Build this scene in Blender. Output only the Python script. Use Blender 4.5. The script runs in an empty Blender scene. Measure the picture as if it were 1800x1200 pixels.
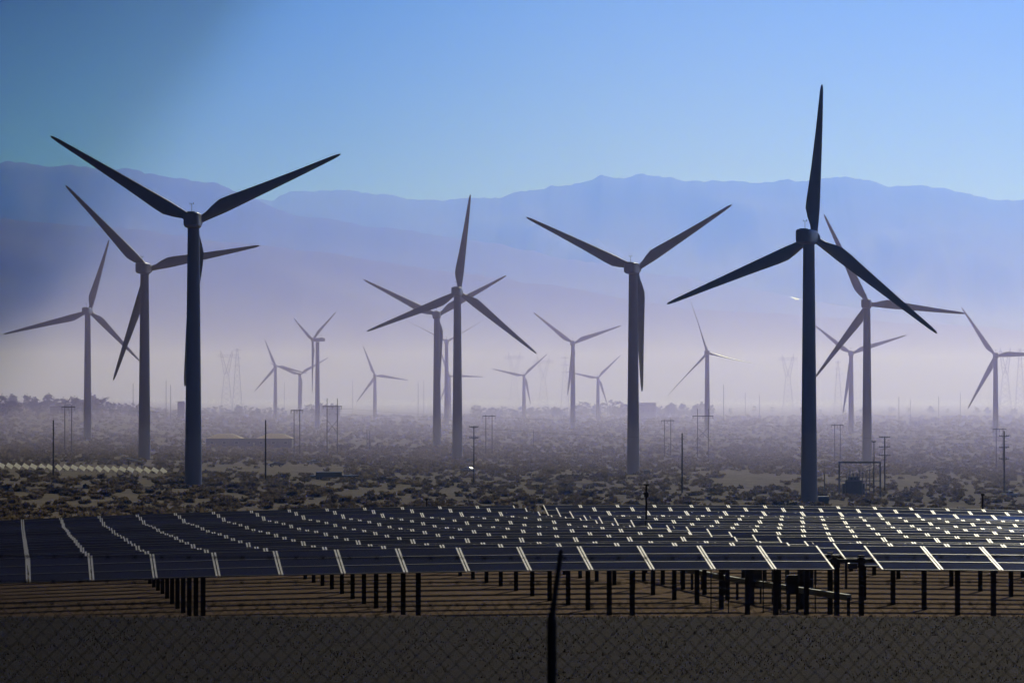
import bpy, math, random
import numpy as np
from mathutils import Vector, Matrix, noise

R = math.radians
sin, cos, pi = math.sin, math.cos, math.pi
sc = bpy.context.scene
col = sc.collection
rng = random.Random(7)

# ------------------------------------------------------------------ camera
CZ = 28.0            # eye height above the far plain (m)
FPX = 7000.0         # focal length in photo pixels (photo 1800 x 1200)
HY = 690.0           # horizon row in the photo
PITCH = math.atan((HY - 600.0) / FPX)
cam_d = bpy.data.cameras.new('camera')
cam_d.sensor_width = 36.0
cam_d.lens = FPX / 1800.0 * 36.0
cam_d.clip_start = 0.5
cam_d.clip_end = 120000.0
cam_d.dof.use_dof = True
cam_d.dof.focus_distance = 900.0
cam_d.dof.aperture_fstop = 10.0
cam = bpy.data.objects.new('camera', cam_d)
col.objects.link(cam)
cam.location = (0, 0, CZ)
cam.rotation_euler = (pi / 2 + PITCH, 0, 0)
sc.camera = cam

# ------------------------------------------------------------------ sky, sun, exposure
SUN_EL, SUN_AZ = 27.0, 14.0          # azimuth to the right of the viewing direction (+Y)
world = bpy.data.worlds.new('World')
sc.world = world
world.use_nodes = True
nt = world.node_tree
nt.nodes.clear()
N = nt.nodes.new
L = nt.links.new
wout = N('ShaderNodeOutputWorld')
bg = N('ShaderNodeBackground')
sky = N('ShaderNodeTexSky')
sky.sky_type = 'NISHITA'
sky.sun_disc = False
sky.sun_elevation = R(SUN_EL)
sky.sun_rotation = R(SUN_AZ)
sky.altitude = 200
sky.air_density = 1.0
sky.dust_density = 0.4
sky.ozone_density = 3.0
bg.inputs['Strength'].default_value = 0.12
# the deep blue of the air: tint by elevation and an added darkening towards the left
tc = N('ShaderNodeTexCoord')
sep = N('ShaderNodeSeparateXYZ')
L(tc.outputs['Generated'], sep.inputs[0])
el_r = N('ShaderNodeValToRGB')
mr = N('ShaderNodeMapRange')
mr.inputs['From Min'].default_value = 0.0
mr.inputs['From Max'].default_value = 0.6
L(sep.outputs['Z'], mr.inputs['Value'])
L(mr.outputs[0], el_r.inputs[0])
e = el_r.color_ramp.elements
SKY_LOW, SKY_MID, SKY_UP, SKY_HIGH = (0.20, 0.255, 0.78, 1), (0.18, 0.215, 0.30, 1), (0.14, 0.195, 0.80, 1), (0.13, 0.155, 0.26, 1)
e[0].position = 0.08; e[0].color = SKY_LOW
e[1].position = 0.72; e[1].color = SKY_HIGH
m_ = e.new(0.17); m_.color = SKY_MID
m_ = e.new(0.30); m_.color = SKY_UP
m_ = e.new(0.55); m_.color = SKY_UP
az = N('ShaderNodeMath'); az.operation = 'DIVIDE'
L(sep.outputs['X'], az.inputs[0]); az.inputs[1].default_value = 1.0
az_r = N('ShaderNodeValToRGB')
az_m = N('ShaderNodeMapRange')
az_m.inputs['From Min'].default_value = -0.16
az_m.inputs['From Max'].default_value = 0.16
L(az.outputs[0], az_m.inputs['Value'])
L(az_m.outputs[0], az_r.inputs[0])
a = az_r.color_ramp.elements
az_r.color_ramp.interpolation = 'B_SPLINE'
a[0].position = 0.0; a[0].color = (0.05, 0.11, 0.13, 1)
a[1].position = 1.0; a[1].color = (0.90, 0.90, 0.92, 1)
for p, c in ((0.12, (0.08, 0.16, 0.19, 1)), (0.36, (0.42, 0.55, 0.64, 1)), (0.58, (1.0, 1.0, 1.0, 1)), (0.8, (1.05, 1.02, 1.0, 1))):
    q = a.new(p); q.color = c
# darkening towards the left is put into the sky colour at all heights
m1 = N('ShaderNodeMix'); m1.data_type = 'RGBA'; m1.blend_type = 'MULTIPLY'; m1.inputs[0].default_value = 1
m2 = N('ShaderNodeMix'); m2.data_type = 'RGBA'; m2.blend_type = 'MULTIPLY'; m2.inputs[0].default_value = 1
L(sky.outputs[0], m1.inputs[6]); L(el_r.outputs[0], m1.inputs[7])
L(m1.outputs[2], m2.inputs[6]); L(az_r.outputs[0], m2.inputs[7])
# added tint dims and warms the sky behind the viewer, darkening near sides
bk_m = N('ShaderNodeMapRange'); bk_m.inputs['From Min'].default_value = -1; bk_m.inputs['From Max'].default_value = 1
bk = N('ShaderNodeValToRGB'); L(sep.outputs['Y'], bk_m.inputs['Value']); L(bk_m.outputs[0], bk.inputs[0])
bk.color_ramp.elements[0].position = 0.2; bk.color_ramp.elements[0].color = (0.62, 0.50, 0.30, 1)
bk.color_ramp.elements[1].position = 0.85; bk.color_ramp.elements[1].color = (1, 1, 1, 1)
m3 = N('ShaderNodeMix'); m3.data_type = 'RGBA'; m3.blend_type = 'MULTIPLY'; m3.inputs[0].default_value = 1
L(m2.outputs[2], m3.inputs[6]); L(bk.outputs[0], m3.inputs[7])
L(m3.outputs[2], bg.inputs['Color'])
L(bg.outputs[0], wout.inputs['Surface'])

sun_d = bpy.data.lights.new('sun', 'SUN')
sun_d.energy = 2.6
sun_d.angle = R(0.5)
sun_d.color = (1.0, 0.98, 0.965)
sun = bpy.data.objects.new('sun', sun_d)
col.objects.link(sun)
sv = Vector((sin(R(SUN_AZ)) * cos(R(SUN_EL)), cos(R(SUN_AZ)) * cos(R(SUN_EL)), sin(R(SUN_EL))))
sun.rotation_euler = sv.to_track_quat('Z', 'Y').to_euler()
sun.location = (200, 300, 400)

vs = sc.view_settings
vs.view_transform = 'Standard'
vs.look = 'None'
vs.exposure = -0.36
vs.gamma = 1.0
sc.cycles.use_denoising = True
sc.cycles.max_bounces = 5
sc.cycles.volume_bounces = 4
sc.cycles.transparent_max_bounces = 8

# ------------------------------------------------------------------ materials
def new_mat(name):
    m = bpy.data.materials.new(name)
    m.use_nodes = True
    return m, m.node_tree, m.node_tree.nodes['Principled BSDF']

def mat(name, color, rough=0.7, metal=0.0, var=0.12, scale=1.0, bump=0.0, spec=0.5, stretch=None):
    """A principled material with a noise-driven colour variation in object space."""
    m, t, b = new_mat(name)
    n = t.nodes.new('ShaderNodeTexNoise'); n.inputs['Scale'].default_value = scale; n.inputs['Detail'].default_value = 6
    tcn = t.nodes.new('ShaderNodeTexCoord')
    src = tcn.outputs['Object']
    if stretch:
        mp = t.nodes.new('ShaderNodeMapping'); mp.inputs['Scale'].default_value = stretch
        t.links.new(src, mp.inputs['Vector']); src = mp.outputs[0]
    t.links.new(src, n.inputs['Vector'])
    r = t.nodes.new('ShaderNodeValToRGB')
    r.color_ramp.elements[0].position = 0.3; r.color_ramp.elements[1].position = 0.7
    r.color_ramp.elements[0].color = [max(0, c * (1 - var)) for c in color] + [1]
    r.color_ramp.elements[1].color = [min(1, c * (1 + var)) for c in color] + [1]
    t.links.new(n.outputs[0], r.inputs[0]); t.links.new(r.outputs[0], b.inputs['Base Color'])
    b.inputs['Roughness'].default_value = rough
    b.inputs['Metallic'].default_value = metal
    b.inputs['Specular IOR Level'].default_value = spec
    if bump:
        bp = t.nodes.new('ShaderNodeBump'); bp.inputs['Strength'].default_value = bump
        t.links.new(n.outputs[0], bp.inputs['Height']); t.links.new(bp.outputs[0], b.inputs['Normal'])
    return m

M = {}
M['tower'] = mat('painted_tower_steel', (0.36, 0.345, 0.32), 0.45, var=0.07, scale=0.3, stretch=(1, 1, 0.15))
M['blade'] = mat('blade_gelcoat', (0.36, 0.345, 0.32), 0.5, var=0.08, scale=0.4)
M['nacelle'] = mat('nacelle_shell', (0.36, 0.345, 0.32), 0.4, var=0.1, scale=0.8)
M['dark_metal'] = mat('dark_galvanised_steel', (0.05, 0.05, 0.05), 0.6, metal=0.3, var=0.3, scale=3)
M['post'] = mat('weathered_pile_steel', (0.035, 0.032, 0.03), 0.8, var=0.3, scale=4)
M['alu'] = mat('mill_aluminium', (0.92, 0.92, 0.93), 0.56, metal=0.4, var=0.06, scale=3)
M['alu_thin'] = mat('dusty_aluminium', (0.26, 0.27, 0.29), 0.5, metal=0.5, var=0.2, scale=2)
M['concrete'] = mat('old_concrete', (0.25, 0.24, 0.22), 0.9, var=0.15, scale=1.5)
M['wood'] = mat('creosoted_pole_wood', (0.06, 0.05, 0.045), 0.9, var=0.25, scale=2, stretch=(1, 1, 0.1))
M['lattice'] = mat('galvanised_lattice', (0.16, 0.16, 0.17), 0.6, metal=0.4, scale=1)
M['insulator'] = mat('glazed_insulator', (0.12, 0.10, 0.09), 0.3, scale=3)
M['box'] = mat('transformer_paint', (0.06, 0.075, 0.065), 0.5, scale=1.2)
M['bark'] = mat('dry_bark', (0.08, 0.06, 0.045), 0.9, scale=3, bump=0.3)
M['leaf'] = mat('dusty_foliage', (0.055, 0.065, 0.042), 0.85, var=0.35, scale=0.5)
M['shrub'] = mat('creosote_leaves', (0.155, 0.118, 0.070), 0.9, var=0.35, scale=1.2)
M['shrub_pale'] = mat('dry_brush', (0.21, 0.16, 0.10), 0.9, var=0.3, scale=1.2)
M['roof_tan'] = mat('tan_roof', (0.55, 0.40, 0.28), 0.8, scale=0.8)
M['roof_white'] = mat('white_roof', (0.70, 0.70, 0.68), 0.5, scale=0.6)
M['wall_dark'] = mat('dark_stucco', (0.10, 0.08, 0.09), 0.9, scale=0.6)  # walls dark in their own colour
M['wall_pale'] = mat('pale_stucco', (0.30, 0.27, 0.24), 0.9, scale=0.6)
M['glass'] = mat('dark_window', (0.02, 0.025, 0.03), 0.15, scale=1)
M['white_sheet'] = mat('white_reflector', (0.78, 0.76, 0.70), 0.35, metal=0.25, var=0.08, scale=0.8)
M['paint_dark'] = mat('dark_car_paint', (0.03, 0.03, 0.035), 0.25, var=0.05)
M['paint_pale'] = mat('pale_car_paint', (0.5, 0.5, 0.5), 0.25, var=0.05)
M['rubber'] = mat('rubber', (0.015, 0.015, 0.015), 0.9)
M['beam'] = mat('pale_green_beam', (0.20, 0.24, 0.17), 0.6, var=0.2, scale=1.5)
M['fence_steel'] = mat('fence_steel', (0.04, 0.04, 0.042), 0.7, metal=0.2, var=0.2, scale=8)
M['wire'] = mat('fence_wire', (0.02, 0.02, 0.02), 0.9, metal=0.0, var=0.2, scale=8)
M['plane'] = mat('polished_aircraft_skin', (0.75, 0.75, 0.75), 0.5, metal=0.6, var=0.03)
M['gravel_stone'] = mat('gravel_stone', (0.60, 0.46, 0.32), 0.9, var=0.6, scale=3)
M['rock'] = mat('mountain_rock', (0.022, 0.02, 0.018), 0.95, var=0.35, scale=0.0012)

def sheet_mat():
    # thin white plastic sheet: the low sun behind shines through it
    m, t, b = new_mat('translucent_sheet')
    o = t.nodes['Material Output']; n = t.nodes.new('ShaderNodeTexNoise'); n.inputs['Scale'].default_value = 1.2
    r_ = t.nodes.new('ShaderNodeValToRGB'); r_.color_ramp.elements[0].color = (0.90, 0.88, 0.80, 1); r_.color_ramp.elements[1].color = (0.98, 0.97, 0.92, 1)
    t.links.new(n.outputs[0], r_.inputs[0]); t.links.new(r_.outputs[0], b.inputs['Base Color']); b.inputs['Roughness'].default_value = 0.5
    tl = t.nodes.new('ShaderNodeBsdfTranslucent'); t.links.new(r_.outputs[0], tl.inputs['Color'])
    mx = t.nodes.new('ShaderNodeMixShader'); mx.inputs[0].default_value = 0.75
    t.links.new(b.outputs[0], mx.inputs[1]); t.links.new(tl.outputs[0], mx.inputs[2]); t.links.new(mx.outputs[0], o.inputs['Surface'])
    return m
M['sheet'] = sheet_mat()
def leafy(m, k=0.42):
    t = m.node_tree; o = next(n for n in t.nodes if n.type == 'OUTPUT_MATERIAL'); b = t.nodes['Principled BSDF']
    src = b.inputs['Base Color'].links[0].from_socket
    tl = t.nodes.new('ShaderNodeBsdfTranslucent'); t.links.new(src, tl.inputs['Color'])
    mx = t.nodes.new('ShaderNodeMixShader'); mx.inputs[0].default_value = k
    t.links.new(b.outputs[0], mx.inputs[1]); t.links.new(tl.outputs[0], mx.inputs[2]); t.links.new(mx.outputs[0], o.inputs['Surface'])
for q in ('leaf', 'shrub', 'shrub_pale'): leafy(M[q])
def pv_mat():
    """Dark thin-film glass with faint cell lines."""
    m, t, b = new_mat('module_glass')
    tcn = t.nodes.new('ShaderNodeTexCoord'); sp = t.nodes.new('ShaderNodeSeparateXYZ')
    t.links.new(tcn.outputs['Object'], sp.inputs[0])
    mu = t.nodes.new('ShaderNodeMath'); mu.operation = 'MULTIPLY'; mu.inputs[1].default_value = 6.2
    t.links.new(sp.outputs['X'], mu.inputs[0])
    fr = t.nodes.new('ShaderNodeMath'); fr.operation = 'FRACT'; t.links.new(mu.outputs[0], fr.inputs[0])
    lt = t.nodes.new('ShaderNodeMath'); lt.operation = 'LESS_THAN'; lt.inputs[1].default_value = 0.07
    t.links.new(fr.outputs[0], lt.inputs[0])
    n = t.nodes.new('ShaderNodeTexNoise'); n.inputs['Scale'].default_value = 1.3; n.inputs['Detail'].default_value = 5
    oi = t.nodes.new('ShaderNodeObjectInfo')
    ad = t.nodes.new('ShaderNodeVectorMath'); ad.operation = 'ADD'
    t.links.new(tcn.outputs['Object'], ad.inputs[0]); t.links.new(oi.outputs['Location'], ad.inputs[1])
    t.links.new(ad.outputs[0], n.inputs['Vector'])
    c1 = t.nodes.new('ShaderNodeMix'); c1.data_type = 'RGBA'
    c1.inputs[6].default_value = (0.045, 0.057, 0.075, 1); c1.inputs[7].default_value = (0.085, 0.103, 0.13, 1)
    t.links.new(n.outputs[0], c1.inputs[0])
    c2 = t.nodes.new('ShaderNodeMix'); c2.data_type = 'RGBA'; c2.inputs[7].default_value = (0.045, 0.05, 0.065, 1)
    t.links.new(lt.outputs[0], c2.inputs[0]); t.links.new(c1.outputs[2], c2.inputs[6])
    t.links.new(c2.outputs[2], b.inputs['Base Color'])
    # dust film varies the gloss
    mrr = t.nodes.new('ShaderNodeMapRange'); mrr.inputs['To Min'].default_value = 0.04; mrr.inputs['To Max'].default_value = 0.10
    t.links.new(n.outputs[0], mrr.inputs['Value']); t.links.new(mrr.outputs[0], b.inputs['Roughness'])
    b.inputs['IOR'].default_value = 1.45
    return m
M['pv'] = pv_mat()

def ground_mat():
    m, t, b = new_mat('desert_ground')
    lk = t.links.new
    geo = t.nodes.new('ShaderNodeNewGeometry')
    sp = t.nodes.new('ShaderNodeSeparateXYZ'); lk(geo.outputs['Position'], sp.inputs[0])
    def noi(scale, detail=8, rough=0.6, st=None):
        n = t.nodes.new('ShaderNodeTexNoise'); n.inputs['Scale'].default_value = scale
        n.inputs['Detail'].default_value = detail; n.inputs['Roughness'].default_value = rough
        src = geo.outputs['Position']
        if st:
            mp = t.nodes.new('ShaderNodeMapping'); mp.inputs['Scale'].default_value = st
            lk(src, mp.inputs['Vector']); src = mp.outputs[0]
        lk(src, n.inputs['Vector']); return n.outputs[0]
    def ramp(src, els):
        r = t.nodes.new('ShaderNodeValToRGB'); lk(src, r.inputs[0]); e = r.color_ramp.elements
        e[0].position, e[0].color = els[0][0], (*els[0][1], 1); e[1].position, e[1].color = els[-1][0], (*els[-1][1], 1)
        for p, c in els[1:-1]:
            q = e.new(p); q.color = (*c, 1)
        return r.outputs[0]
    def mix(f, c1, c2):
        x = t.nodes.new('ShaderNodeMix'); x.data_type = 'RGBA'; lk(f, x.inputs[0]); lk(c1, x.inputs[6]); lk(c2, x.inputs[7]); return x.outputs[2]
    def rng_(src, a_, b_):
        x = t.nodes.new('ShaderNodeMapRange'); x.inputs['From Min'].default_value = a_; x.inputs['From Max'].default_value = b_; lk(src, x.inputs['Value']); return x.outputs[0]
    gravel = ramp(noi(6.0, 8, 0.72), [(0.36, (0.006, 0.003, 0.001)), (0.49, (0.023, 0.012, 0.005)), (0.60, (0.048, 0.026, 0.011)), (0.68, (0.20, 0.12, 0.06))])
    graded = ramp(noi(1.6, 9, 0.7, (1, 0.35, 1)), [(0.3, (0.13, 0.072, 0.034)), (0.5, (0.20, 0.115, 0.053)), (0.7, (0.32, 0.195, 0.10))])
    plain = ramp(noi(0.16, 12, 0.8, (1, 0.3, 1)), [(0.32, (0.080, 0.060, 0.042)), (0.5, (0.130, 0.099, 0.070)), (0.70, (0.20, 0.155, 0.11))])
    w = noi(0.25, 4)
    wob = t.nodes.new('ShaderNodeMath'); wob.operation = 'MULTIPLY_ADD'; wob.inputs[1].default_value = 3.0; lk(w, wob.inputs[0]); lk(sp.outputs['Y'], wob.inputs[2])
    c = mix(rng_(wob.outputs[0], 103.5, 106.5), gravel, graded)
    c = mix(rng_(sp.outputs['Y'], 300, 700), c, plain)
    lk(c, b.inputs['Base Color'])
    b.inputs['Roughness'].default_value = 1.0
    b.inputs['Specular IOR Level'].default_value = 0.1
    bp = t.nodes.new('ShaderNodeBump'); bp.inputs['Strength'].default_value = 0.8; bp.inputs['Distance'].default_value = 0.12
    lk(noi(5.0, 10, 0.75), bp.inputs['Height']); lk(bp.outputs[0], b.inputs['Normal'])
    return m
M['ground'] = ground_mat()

def vol_mat(name, color, density, aniso):
    m = bpy.data.materials.new(name); m.use_nodes = True
    t = m.node_tree; t.nodes.clear()
    o = t.nodes.new('ShaderNodeOutputMaterial'); v = t.nodes.new('ShaderNodeVolumePrincipled')
    v.inputs['Color'].default_value = (*color, 1)
    v.inputs['Density'].default_value = density
    v.inputs['Anisotropy'].default_value = aniso
    v.inputs['Absorption Color'].default_value = (1, 1, 1, 1)
    t.links.new(v.outputs[0], o.inputs['Volume'])
    return m

# ------------------------------------------------------------------ helpers
def tag(o, label=None, cat=None, group=None, kind=None):
    if label: o['label'] = label
    if cat: o['category'] = cat
    if group: o['group'] = group
    if kind: o['kind'] = kind
    return o

def empty(name, loc, rz=0.0):
    o = bpy.data.objects.new(name, None); col.objects.link(o)
    o.location = loc; o.rotation_euler = (0, 0, rz); o.empty_display_size = 0.5
    return o

def clone(o, parent=None, name=None):
    c = o.copy(); col.objects.link(c)
    if parent is not None: c.parent = parent
    if name: c.name = name
    return c

def clone_tree(o, parent=None):
    c = clone(o, parent)
    for ch in list(o.children): clone_tree(ch, c)
    return c

class MB:
    def __init__(s): s.v = []; s.f = []; s.mi = []; s.sm = []
    def add(s, vs_, fs, mi=0, smooth=False):
        b = len(s.v); s.v += [tuple(p) for p in vs_]
        for f in fs: s.f.append(tuple(i + b for i in f)); s.mi.append(mi); s.sm.append(smooth)
    def box(s, c, d, rot=None, mi=0):
        x, y, z = d[0] / 2, d[1] / 2, d[2] / 2
        p = [Vector((a_, b_, c_)) for a_ in (-x, x) for b_ in (-y, y) for c_ in (-z, z)]
        if rot is not None: p = [rot @ q for q in p]
        s.add([q + Vector(c) for q in p], [(0, 1, 3, 2), (4, 6, 7, 5), (0, 4, 5, 1), (2, 3, 7, 6), (0, 2, 6, 4), (1, 5, 7, 3)], mi)
    def tube(s, p0, p1, r0, r1=None, n=8, mi=0, smooth=True, cap=True):
        p0, p1 = Vector(p0), Vector(p1); r1 = r0 if r1 is None else r1
        d = (p1 - p0).normalized(); u = d.orthogonal().normalized(); w = d.cross(u)
        ring = lambda p, r: [p + (u * cos(2 * pi * i / n) + w * sin(2 * pi * i / n)) * r for i in range(n)]
        s.add(ring(p0, r0) + ring(p1, r1), [(i, (i + 1) % n, n + (i + 1) % n, n + i) for i in range(n)], mi, smooth)
        if cap: s.add(ring(p0, r0), [tuple(range(n))[::-1]], mi); s.add(ring(p1, r1), [tuple(range(n))], mi)
    def loft(s, rings, mi=0, smooth=True, cap=True):
        n = len(rings[0]); vv = [p for r in rings for p in r]; ff = []
        for k in range(len(rings) - 1):
            for i in range(n): ff.append((k * n + i, k * n + (i + 1) % n, (k + 1) * n + (i + 1) % n, (k + 1) * n + i))
        s.add(vv, ff, mi, smooth)
        if cap: s.add(rings[0], [tuple(range(n))[::-1]], mi); s.add(rings[-1], [tuple(range(n))], mi)
    def build(s, name, mats, parent=None, loc=None, mesh_only=False):
        me = bpy.data.meshes.new(name)
        me.from_pydata(s.v, [], s.f)
        mats = mats if isinstance(mats, (list, tuple)) else [mats]
        for m_ in mats: me.materials.append(m_)
        me.polygons.foreach_set('material_index', s.mi)
        me.polygons.foreach_set('use_smooth', s.sm)
        me.update()
        if mesh_only: return me
        o = bpy.data.objects.new(name, me); col.objects.link(o)
        if parent is not None: o.parent = parent
        if loc is not None: o.location = loc
        return o

def put(name, me, parent=None, loc=None, rot=None, scale=None):
    o = bpy.data.objects.new(name, me); col.objects.link(o)
    if parent is not None: o.parent = parent
    if loc is not None: o.location = loc
    if rot is not None: o.rotation_euler = rot
    if scale is not None: o.scale = scale
    return o

def smooth(a_, b_, x):
    t = min(1, max(0, (x - a_) / (b_ - a_))); return t * t * (3 - 2 * t)

def at(px, py, D):
    """The point that the photo shows at (px, py) if it is D metres ahead."""
    xc, yc = (px - 900) / FPX, (600 - py) / FPX
    cp, sp_ = cos(PITCH), sin(PITCH)
    y = cp - yc * sp_; z = sp_ + yc * cp
    return Vector((xc * D / y, D, CZ + z * D / y))

# ------------------------------------------------------------------ terrain profile
AZR = math.atan(875.0 / FPX)                 # the rows stand this much askew to the view
RDIR = Vector((cos(AZR), sin(AZR), 0)); PDIR = Vector((-sin(AZR), cos(AZR), 0))
O0 = Vector(((1492 - 900) / FPX * 133.5, 133.5, 0))   # drive corridor at the nearest row
TILT = R(12.7)
TOPS = [965, 960, 955.5, 951, 947, 942, 936, 931, 928, 925, 921.5, 917.5, 914, 910.6, 904, 899.5, 895]
PITCH_ROW = 5.15
ROWS = []
for k, ty in enumerate(TOPS):
    d = k * PITCH_ROW
    # where the row crosses the column x = 1550 of the photo
    o = O0 + PDIR * d
    u = (1550 - 900) / FPX
    s_ = (u * o.y - o.x) / (RDIR.x - u * RDIR.y)
    p = o + RDIR * s_
    zt = -(ty - HY) / FPX * (p.y + 1.4)       # top edge, below the eye
    zc = zt - 1.5 * sin(TILT)
    ROWS.append((d, o, zc + 0.0007 * (p.x - 4.7) ** 2))

def row_coord(x, y):
    v = Vector((x, y, 0)) - O0
    return v.dot(PDIR), v.dot(RDIR)

_kd = [-200, 3, 12, 18, 60, 80, 100, 104.5, 117]
_kz = [-1.7, -1.75, -2.7, -3.0, -4.75, -5.3, -5.66, -5.85, -7.35]
_rd = [r[0] for r in ROWS]; _rz = [r[2] - 1.98 for r in ROWS]
_fd = [235, 300, 700, 820, 980, 1300, 1600, 2500, 40000]
_fz = [_rz[-1] - 0.6, _rz[-1] - 3.0, -22.6, -24.0, -24.8, -25.2, -26.2, -27.0, -27.0]
def base_g(D, dr):
    if D < 117: return float(np.interp(D, _kd, _kz))
    rz = float(np.interp(dr, _rd, _rz))
    if D < 124: return -7.35 + (rz + 7.35) * smooth(117, 124, D)
    if D < 215: return rz
    return float(rz * (1 - smooth(215, 235, D)) + np.interp(D, _fd, _fz) * smooth(215, 235, D))

def g(x, y):
    D = y; dr = (x - O0.x) * PDIR.x + (y - O0.y) * PDIR.y
    z = base_g(D, dr)
    cr = smooth(104, 118, D) * (1 - smooth(240, 420, D))
    if cr > 0:
        dx = max(-60, min(60, x - 4.7)); z -= 0.0007 * dx * dx * cr
    if D > 420:
        u = max(-0.2, min(0.2, x / D))
        z += -33 * u * smooth(420, 900, D) * (1 - 0.7 * smooth(1700, 3200, D))
        z += 11 * smooth(0.05, 0.12, -u) * smooth(2200, 3400, D)
        z += 0.45 * noise.noise(Vector((x * 0.012, y * 0.006, 0))) * smooth(700, 1000, D)
    return z

def gz(x, y): return CZ + g(x, y)
def on_ground(px, D):
    x = (px - 900) / FPX * D
    return Vector((x, D, gz(x, D)))
def D_at(px, py):
    """Distance at which the ground shows at (px, py)."""
    D = 850.0; r = (py - HY) / FPX
    while D < 20000:
        if -g((px - 900) / FPX * D, D) < r * D: return D
        D *= 1.004
    return D

# ground: one sheet to the horizon
def build_ground():
    Ds = list(np.arange(-150, 0, 15.0)) + list(np.arange(0, 70, 2.0)) + list(np.arange(70, 125, 0.8)) + list(np.arange(125, 240, 1.3))
    d = 240.0
    while d < 32000: Ds.append(d); d *= 1.014
    us = list(np.linspace(-0.9, -0.16, 26, endpoint=False)) + list(np.linspace(-0.16, 0.16, 90)) + list(np.linspace(0.16, 0.9, 27)[1:])
    nu = len(us); v = []
    for D in Ds:
        for u in us:
            x = u * (max(D, 0) + 130)
            z = gz(x, D)
            if 50 < D < 130:
                z += 0.05 * noise.noise(Vector((x * 0.5, D * 0.5, 3))) + 0.02 * noise.noise(Vector((x * 2.2, D * 2.2, 3)))
            v.append((x, D, z))
    f = [(i * nu + j, i * nu + j + 1, (i + 1) * nu + j + 1, (i + 1) * nu + j) for i in range(len(Ds) - 1) for j in range(nu - 1)]
    mb = MB(); mb.add(v, f, 0, True)
    tag(mb.build('ground', M['ground']), kind='structure')
build_ground()

# ------------------------------------------------------------------ mountains
def mountain(name, prof, Dm, depth, seed, jag, x0=-1500, x1=3300, nx=720, ny=44):
    px = [p[0] for p in prof]; py = [p[1] for p in prof]
    v = []; base = CZ - 60
    for j in range(ny):
        t = -1 + 1.7 * j / (ny - 1)
        for i in range(nx):
            x_ = x0 + (x1 - x0) * i / (nx - 1)
            y_ = float(np.interp(x_, px, py))
            h = CZ + (HY - y_) / FPX * Dm - base
            h0 = h; h += jag * h * (noise.fractal(Vector((x_ * 0.012, seed, 0)), 0.75, 2.1, 7) + 0.5 * abs(noise.noise(Vector((x_ * 0.05, seed, 5)))))
            X = (x_ - 900) / FPX * Dm; Y = Dm + t * depth
            h = h0 + (h - h0) * max(0, 1 - abs(t) * 3.0) ** 1.5
            if t < 0:
                w = (1 + t) ** 1.15
                gl = noise.fractal(Vector((X * 0.0022, Y * 0.0012, seed)), 0.8, 2.0, 4)
                rid = noise.ridged_multi_fractal(Vector((X * 0.0007, Y * 0.0004, seed)), 0.9, 2.1, 6, 1.0, 2.0)
                hh = h * (w - 0.30 * (1 - abs(2 * w - 1)) * (1.4 - rid) * 0.7)
                hh += h * 0.05 * gl * (1 - w) * w * 4
                hh = min(hh, h * (0.02 + 0.98 * w ** 0.8))
            else:
                hh = h * (1 - (t / 0.75) ** 1.3) if t < 0.75 else 0
            v.append((X * (1 + t * depth / Dm * 0.5), Y, base + max(hh, 0)))
    f = [(j * nx + i, j * nx + i + 1, (j + 1) * nx + i + 1, (j + 1) * nx + i) for j in range(ny - 1) for i in range(nx - 1)]
    mb = MB(); mb.add(v, f, 0, True)
    tag(mb.build(name, M['rock']), kind='structure')

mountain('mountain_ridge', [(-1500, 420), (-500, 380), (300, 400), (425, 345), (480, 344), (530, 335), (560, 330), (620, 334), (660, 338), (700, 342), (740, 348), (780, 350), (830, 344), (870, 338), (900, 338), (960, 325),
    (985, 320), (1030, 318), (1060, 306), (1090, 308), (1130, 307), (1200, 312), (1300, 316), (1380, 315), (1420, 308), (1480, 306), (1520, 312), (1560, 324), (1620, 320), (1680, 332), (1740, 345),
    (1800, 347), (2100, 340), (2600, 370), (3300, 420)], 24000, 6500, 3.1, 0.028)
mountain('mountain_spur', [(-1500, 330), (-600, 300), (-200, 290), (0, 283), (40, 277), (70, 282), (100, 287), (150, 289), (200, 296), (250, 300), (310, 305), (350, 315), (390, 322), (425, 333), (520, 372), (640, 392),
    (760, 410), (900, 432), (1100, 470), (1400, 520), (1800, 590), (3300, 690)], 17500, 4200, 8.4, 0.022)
mountain('foothill', [(-1500, 350), (-300, 372), (0, 384), (120, 392), (250, 402), (430, 425), (600, 445), (760, 470), (980, 500), (1200, 540), (1500, 560), (1900, 585), (3300, 640)], 12500, 3000, 5.7, 0.02)

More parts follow.
